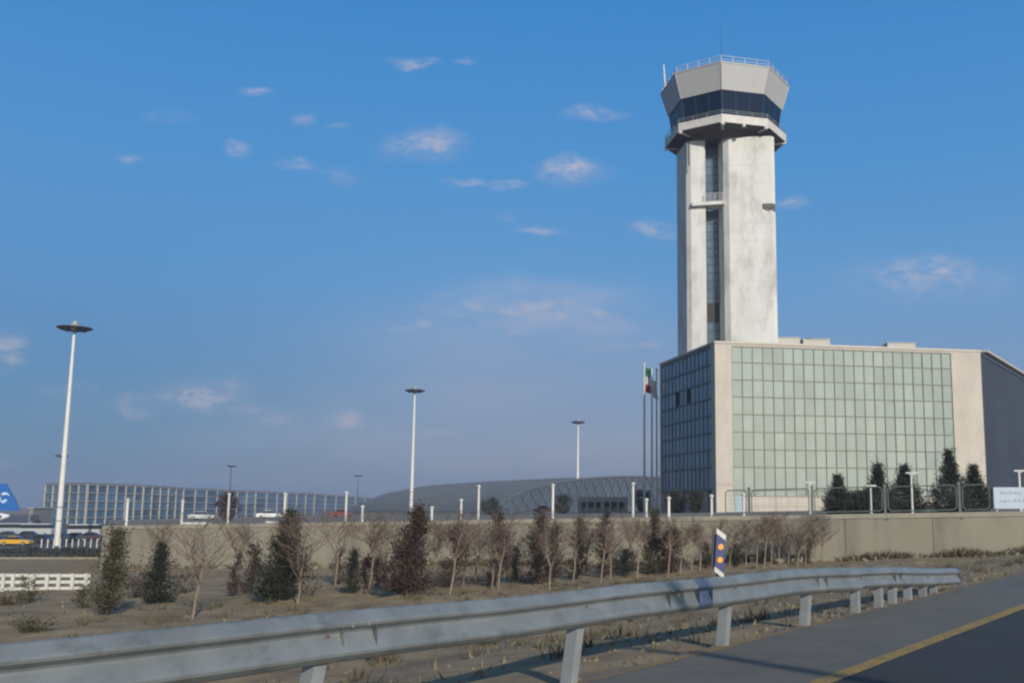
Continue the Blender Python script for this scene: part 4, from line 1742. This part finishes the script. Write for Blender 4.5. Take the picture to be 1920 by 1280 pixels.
# ------------------------------------------------------------------ vaulted hall behind, with lattice gable
hl = thing('vaulted_hall', (-20, 330, -3), 'large far hall with curved grey roof and lattice glazed end', 'building')
ST = [(1200, 893, 320, 330), (1080, 896, 370, 280), (960, 901, 410, 230), (860, 907, 440, 170), (780, 918, 465, 110), (690, 942, 490, 40)]
rings = []
for (px, py, Y, wpx) in ST:
    ap = PY(px, py, Y)
    hwid = wpx * Y / 1817
    ax = Vector((.75, .66, 0))
    z0 = -4.5
    ring = []
    for i in range(19):
        t = math.pi * i / 18
        ring.append(Vector((ap.x, ap.y, 0)) + ax * (-math.cos(t) * hwid) + Vector((0, 0, z0 + (ap.z - z0) * math.sin(t) ** .8)))
    rings.append(ring)
b = MB()
for r0, r1 in zip(rings, rings[1:]):
    for i in range(18):
        b.quad(r0[i], r0[i + 1], r1[i + 1], r1[i])
b.build('roof', HALLR, hl, smooth=True)
g0 = rings[0]
b = MB()
b.add([v for v in g0], [tuple(range(19))])
hg = b.build('gable_glazing', HALLG, hl)
b = MB()
nn = (g0[-1] - g0[0]).normalized()
nn = Vector((nn.y, -nn.x, 0))
zlo = g0[0].z
for i in range(18):
    b.beam(g0[i] + nn * .3, g0[i + 1] + nn * .3, .5, .6)
L = (g0[-1] - g0[0])


def gheight(u):
    x = max(-1, min(1, 2 * u - 1))
    t = math.acos(-x)
    return zlo + (max(v.z for v in g0) - zlo) * max(0, math.sin(t)) ** .8


M = 34
for k in range(M):
    u0, u1 = k / M, (k + 1) / M
    for (ua, ub, h0, h1) in ((u0, u1, .55, .95), (u1, u0, .55, .95)):
        pa = g0[0] + L * ua
        pb = g0[0] + L * ub
        za = zlo + (gheight(ua) - zlo) * .45
        zb2 = zlo + (gheight(ub) - zlo) * .97
        b.beam(Vector((pa.x, pa.y, za)) + nn * .35, Vector((pb.x, pb.y, zb2)) + nn * .35, .28, .28, up=(nn.x, nn.y, .01))
    if k:
        pa = g0[0] + L * u0
        b.beam(Vector((pa.x, pa.y, zlo)) + nn * .35, Vector((pa.x, pa.y, zlo + (gheight(u0) - zlo) * .45)) + nn * .35, .25, .25, up=(nn.x, nn.y, .01))
for k in range(M):
    pa, pb = g0[0] + L * (k / M), g0[0] + L * ((k + 1) / M)
    b.beam(Vector((pa.x, pa.y, zlo + (gheight(k / M) - zlo) * .45)) + nn * .36, Vector((pb.x, pb.y, zlo + (gheight((k + 1) / M) - zlo) * .45)) + nn * .36, .3, .3)
b.build('lattice_truss', HALLT, hg)

# cream pavilion with white columns in front of the hall
c0 = PY(1082, 931, 170)
c1 = PY(1178, 931, 176)
pv = thing('pavilion', ((c0.x + c1.x) / 2, 172, -1), 'small cream pavilion with white columns left of the office building', 'building')
zb_ = tz(c0.x, 170)
b = MB()
b.box(((c0.x + c1.x) / 2, 174.5, (zb_ + c0.z) / 2), (c1.x - c0.x - .6, 3.6, c0.z - zb_ - .3))
b.build('wall', mat('pavilion recess', (.16, .17, .17), .7, .2, .5), pv)
b = MB()
b.box(((c0.x + c1.x) / 2, 173.5, c0.z - .45), (c1.x - c0.x, 6, .9))
b.build('roof', CREAM, pv)
for k in range(7):
    x = c0.x + .4 + (c1.x - c0.x - .8) * k / 6
    b = MB()
    b.box((x, 171, (zb_ + c0.z - .9) / 2), (.45 if k % 3 else .7, .45, c0.z - .9 - zb_))
    b.build('column', CREAM, pv)
b = MB()
b.box(((c0.x + c1.x) / 2, 171.5, zb_ + .45), (c1.x - c0.x - .8, .25, .9))
b.build('low_wall', CREAM, pv)

# long low dark boundary wall beyond the terrace, and low grey sheds at the far left
b = MB()
a, c = PY(690, 957, 200), PY(880, 957, 196)
b.box(((a.x + c.x) / 2, 198, -.9), (c.x - a.x, .5, 1.6))
sh = tag(b.build('low_building', mat('low dark shed', (.06, .06, .065), .8, .2, .3), org=((a.x + c.x) / 2, 198, -1.7)), 'long low dark boundary wall behind the terrace posts', 'wall')
sd_ = thing('storage_shed', (-150, 240, -4.7), 'low grey shed between the aircraft tail and the glass terminal', 'building')
a, c = PY(36, 953, 235), PY(90, 953, 245)
b = MB()
b.box(((a.x + c.x) / 2, 243, (a.z - 4.7) / 2), (c.x - a.x, 8, a.z + 4.7))
b.build('wall', mat('shed grey', (.16, .17, .17), .8, .15, .2), sd_)
b = MB()
b.box(((a.x + c.x) / 2, 243, a.z + .15), (c.x - a.x + .6, 8.6, .3))
b.build('roof', mat('shed roof', (.26, .27, .27), .7, .1, .2), sd_)
b = MB()
b.box(((a.x + c.x) / 2 + 1, 238.95, a.z - 2.3), (c.x - a.x - 3, .1, 1.5))
b.build('opening', DARKM, sd_)

# ------------------------------------------------------------------ parked aircraft, tail in view
YP = 210
k = YP / 1817
ac = thing('aircraft', (PY(-60, 990, YP).x, YP, -4.7), 'parked aircraft with white body and blue tail fin at the left edge', 'aircraft')
xt = PY(18, 960, YP).x
zc_ = PY(0, 975, YP).z
b = MB()
rings = []
for (dx, r, dz) in ((0, .25, 1.0), (-2, .9, .7), (-5, 1.5, .25), (-8, 1.75, 0), (-26, 1.75, 0), (-29, 1.3, -.2), (-31, .4, -.5)):
    rings.append([Vector((xt + dx, YP + r * math.cos(t), zc_ + dz + r * math.sin(t))) for t in (2 * math.pi * i / 18 for i in range(18))])
b.loft(rings)
fus = b.build('fuselage', mat('aircraft white', (.62, .64, .64), .35, .04, .3), ac, smooth=True)
b = MB()
fin = [PY(x, y, YP) for x, y in ((-34, 957), (37, 957), (30, 938), (12, 906), (-6, 906), (-18, 930))]
b.loft([[Vector((p.x, YP - .16, p.z)) for p in fin], [Vector((p.x, YP + .16, p.z)) for p in fin]])
tf = b.build('tail_fin', mat('tail blue', (.015, .10, .34), .4, .1, .4), ac)
b = MB()
c_ = PY(9, 934, YP)
for (ox, oz, rx, rz_, t0, t1) in ((0, 0, 10.5, 11.5, 20, 200), (-1, -1, 6.5, 7.5, 150, 330), (2, -4, 3.2, 3.0, 0, 359), (-8, 6, 4.0, 2.6, 0, 359)):
    q = []
    m = 16
    for i in range(m + 1):
        t = R(t0 + (t1 - t0) * i / m)
        wd2 = .42 * math.sin(math.pi * (i + .01) / (m + .02)) if t1 - t0 < 300 else .9
        q.append((t, 1, 1 - wd2))
    for (ta, ra, rb), (tb, rc, rd) in zip(q, q[1:]):
        k4 = [c_ + Vector(((ox + rx * math.cos(t) * r_) * k, 0, (oz + rz_ * math.sin(t) * r_) * k)) for t, r_ in ((ta, ra), (tb, rc), (tb, rd), (ta, rb))]
        k4 = [Vector((p.x, YP - .175, p.z)) for p in k4]
        b.loft([k4, [p + Vector((0, .012, 0)) for p in k4]])
b.build('tail_emblem', mat('emblem pale blue', (.45, .60, .72), .5, .05, 1), tf)
b = MB()
zt_ = PY(0, 957, YP).z
b.loft([[Vector((xt - 3.5, YP, zc_ + .8)), Vector((xt - 1.2, YP, zc_ + .9)), Vector((xt - .4, YP - 4.2, zc_ + 1.2)), Vector((xt - 1.6, YP - 4.2, zc_ + 1.2))],
        [Vector((xt - 3.5, YP, zc_ + 1.0)), Vector((xt - 1.2, YP, zc_ + 1.1)), Vector((xt - .4, YP - 4.2, zc_ + 1.3)), Vector((xt - 1.6, YP - 4.2, zc_ + 1.3))]])
b.build('tailplane', MATS['aircraft white'], ac)
for dx in (-16, -27):
    b = MB()
    b.tube((xt + dx, YP, zc_ - 1.5), (xt + dx, YP, -4.3), .12, n=8)
    b.tube((xt + dx, YP - .2, -4.25), (xt + dx, YP + .2, -4.25), .42, n=14)
    b.build('landing_gear', TYRE, ac)

# ------------------------------------------------------------------ cars


def car(name, loc, rot, col, label, group, cat='car', L=4.4, van=False, mname=None):
    o = thing(name, loc, label, cat, group)
    x0_, y0_, z0_ = loc
    W = 1.7
    ca, sa = math.cos(rot), math.sin(rot)

    def Wp(x, y, z):
        return Vector((x0_ + x * ca - y * sa, y0_ + x * sa + y * ca, z0_ + z))
    cm = mat('car paint ' + mname, col, .3, .03, 1, coat=.4)
    h = L / 2
    if van:
        low = [(-h, .35), (h, .35), (h, 1.2), (h - .15, 1.5), (-h, 1.5)]
        cab = [(-h + .05, 1.5), (h - .18, 1.5), (h - .5, 2.25), (-h + .08, 2.25)]
        rfz = (-h + .05, h - .5, 2.25, 2.45)
    else:
        low = [(-h, .3), (h, .3), (h, .62), (h - .12, .75), (h - 1.1, .92), (-h + .7, .95), (-h + .05, .88)]
        cab = [(-h + .65, .94), (h - 1.15, .92), (h - 1.85, 1.36), (-h + 1.25, 1.38)]
        rfz = (-h + 1.2, h - 1.85, 1.37, 1.45)
    b = MB()
    b.loft([[Wp(x, -W / 2, z) for x, z in low], [Wp(x, W / 2, z) for x, z in low]])
    bd = b.build('body', cm, o)
    b = MB()
    b.loft([[Wp(x, -W / 2 + .1, z) for x, z in cab], [Wp(x, W / 2 - .1, z) for x, z in cab]])
    b.build('windows', CARGL, o)
    b = MB()
    a0, a1, z0r, z1r = rfz
    b.loft([[Wp(a0, -W / 2 + .12, z0r), Wp(a1, -W / 2 + .12, z0r), Wp(a1, W / 2 - .12, z0r), Wp(a0, W / 2 - .12, z0r)],
            [Wp(a0 + .1, -W / 2 + .2, z1r), Wp(a1 - .15, -W / 2 + .2, z1r), Wp(a1 - .15, W / 2 - .2, z1r), Wp(a0 + .1, W / 2 - .2, z1r)]])
    b.build('roof', cm, o)
    for sx in (-h * .6, h * .62):
        for sy in (-W / 2, W / 2 - .18):
            b = MB()
            b.tube(Wp(sx, sy - .01, .31), Wp(sx, sy + .19, .31), .31, n=14)
            wh = b.build('wheel', TYRE, o)
            b = MB()
            b.tube(Wp(sx, sy - .02, .31), Wp(sx, sy + .2, .31), .17, n=10)
            b.build('rim', GREYM, wh)
    for sy in (-.6, .6):
        b = MB()
        b.box(Wp(h - .01, sy, .62), (.05, .3, .12), (ca, sa, 0))
        b.build('headlight', WHITE, bd)
    return o


def lot(px, Y):
    p = PY(px, 945, Y)
    return (p.x, Y, -4.66)


car('taxi', lot(36, 150), .15, (.52, .30, .02), 'yellow taxi in the parking lot at the far left', None, 'taxi', mname='taxi yellow')
b_ = [(2, 152, (.03, .035, .04), 'black', 'black car cut by the left edge beside the yellow taxi'), (88, 158, (.04, .04, .045), 'black', 'black car behind the yellow taxi, just left of the nearest mast'),
      (122, 166, (.03, .04, .07), 'navy', 'dark blue car just right of the nearest mast'), (150, 168, (.05, .05, .05), 'charcoal', 'charcoal car in the parking lot left of the wall end'),
      (178, 170, (.06, .02, .02), 'maroon', 'dark red car nearest the left end of the retaining wall'), (15, 176, (.05, .05, .05), 'charcoal', 'charcoal car under the aircraft tail'),
      (60, 178, (.03, .03, .035), 'black', 'black car in the back row between taxi and mast')]
for px, Y, col, cn, lab in b_:
    car('parked_car', lot(px, Y), random.Random(px).uniform(-.15, .15) + (3.14 if px % 2 else 0), col, lab, 'cars in the far parking lot', mname=cn)
vn = [(75, 196, (.36, .38, .39), 'van white', 'white van with long roof left of the nearest mast'), (165, 190, (.36, .38, .39), 'van white', 'white van at the right end of the parking lot'),
      (30, 200, (.30, .33, .35), 'silver', 'silver van below the grey shed')]
for px, Y, col, cn, lab in vn:
    car('parked_van', lot(px, Y), 0.05, col, lab, 'vans in the far parking lot', 'van', 6.2, True, mname=cn)


def terr(px, Y):
    p = PY(px, 945, Y)
    return (p.x, Y, tz(p.x, Y))


car('parked_car', terr(382, 165), .1, (.45, .47, .48), 'silver car on the terrace left of the brown rounded tree', 'cars on the terrace', mname='pale silver')
car('parked_car', terr(508, 170), .1, (.62, .63, .63), 'white car on the terrace left of the broad dark conifer', 'cars on the terrace', mname='white')
car('parked_car', terr(640, 180), 3.0, (.22, .05, .05), 'dull red car on the terrace under the far faint mast', 'cars on the terrace', mname='dull red')
car('parked_car', terr(1022, 190), .0, (.20, .04, .045), 'red car on the terrace left of the tall white post', 'cars on the terrace', mname='red')

# white traffic bollards at the edge of the lot
for i in range(10):
    px = 84 + i * 11.5
    x, y, z = lot(px, 141)
    b = MB()
    b.lathe((x, y, z), [(.13, 0), (.13, .1), (.09, .15), (.09, 1.2), (.05, 1.3)], 10)
    tag(b.build('bollard', WHITE, org=(x, y, z)), 'slim white bollard at the lot edge behind the hedge, %s of ten' % ordl(i, 10), 'bollard', 'white bollards at the parking lot edge')
# white concrete barrier blocks on top of the wall at left
for px, lab in ((370, 'white barrier block lying on the wall top, left one'), (512, 'white barrier block on the wall top beside the broad dark conifer')):
    p = wallY(px)
    b = MB()
    z = tz(p.x, p.y) + .13
    wd_ = 1.7 if px < 400 else .6
    b.prism([Vector((p.x - wd_ / 2, p.y - .1, 0)), Vector((p.x + wd_ / 2, p.y - .1, 0)), Vector((p.x + wd_ / 2, p.y + .15, 0)), Vector((p.x - wd_ / 2, p.y + .15, 0))], z, z + .12)
    tag(b.build('barrier_block', WHITE, org=(p.x, p.y, z)), lab, 'barrier')

# ------------------------------------------------------------------ thin air haze round the whole scene
b = MB()
b.box((0, 0, 36), (6200, 6200, 88))
hm = bpy.data.materials.new('air haze')
hm.use_nodes = True
ht = hm.node_tree
ht.nodes.clear()
ho = ht.nodes.new('ShaderNodeOutputMaterial')
hv = ht.nodes.new('ShaderNodeVolumePrincipled')
hv.inputs['Color'].default_value = (.85, .88, 1, 1)
hv.inputs['Density'].default_value = .00055
hv.inputs['Anisotropy'].default_value = .3
ht.links.new(hv.outputs[0], ho.inputs['Volume'])
tag(b.build('haze', hm), 'thin pale air haze over the far buildings', 'haze', kind='stuff')
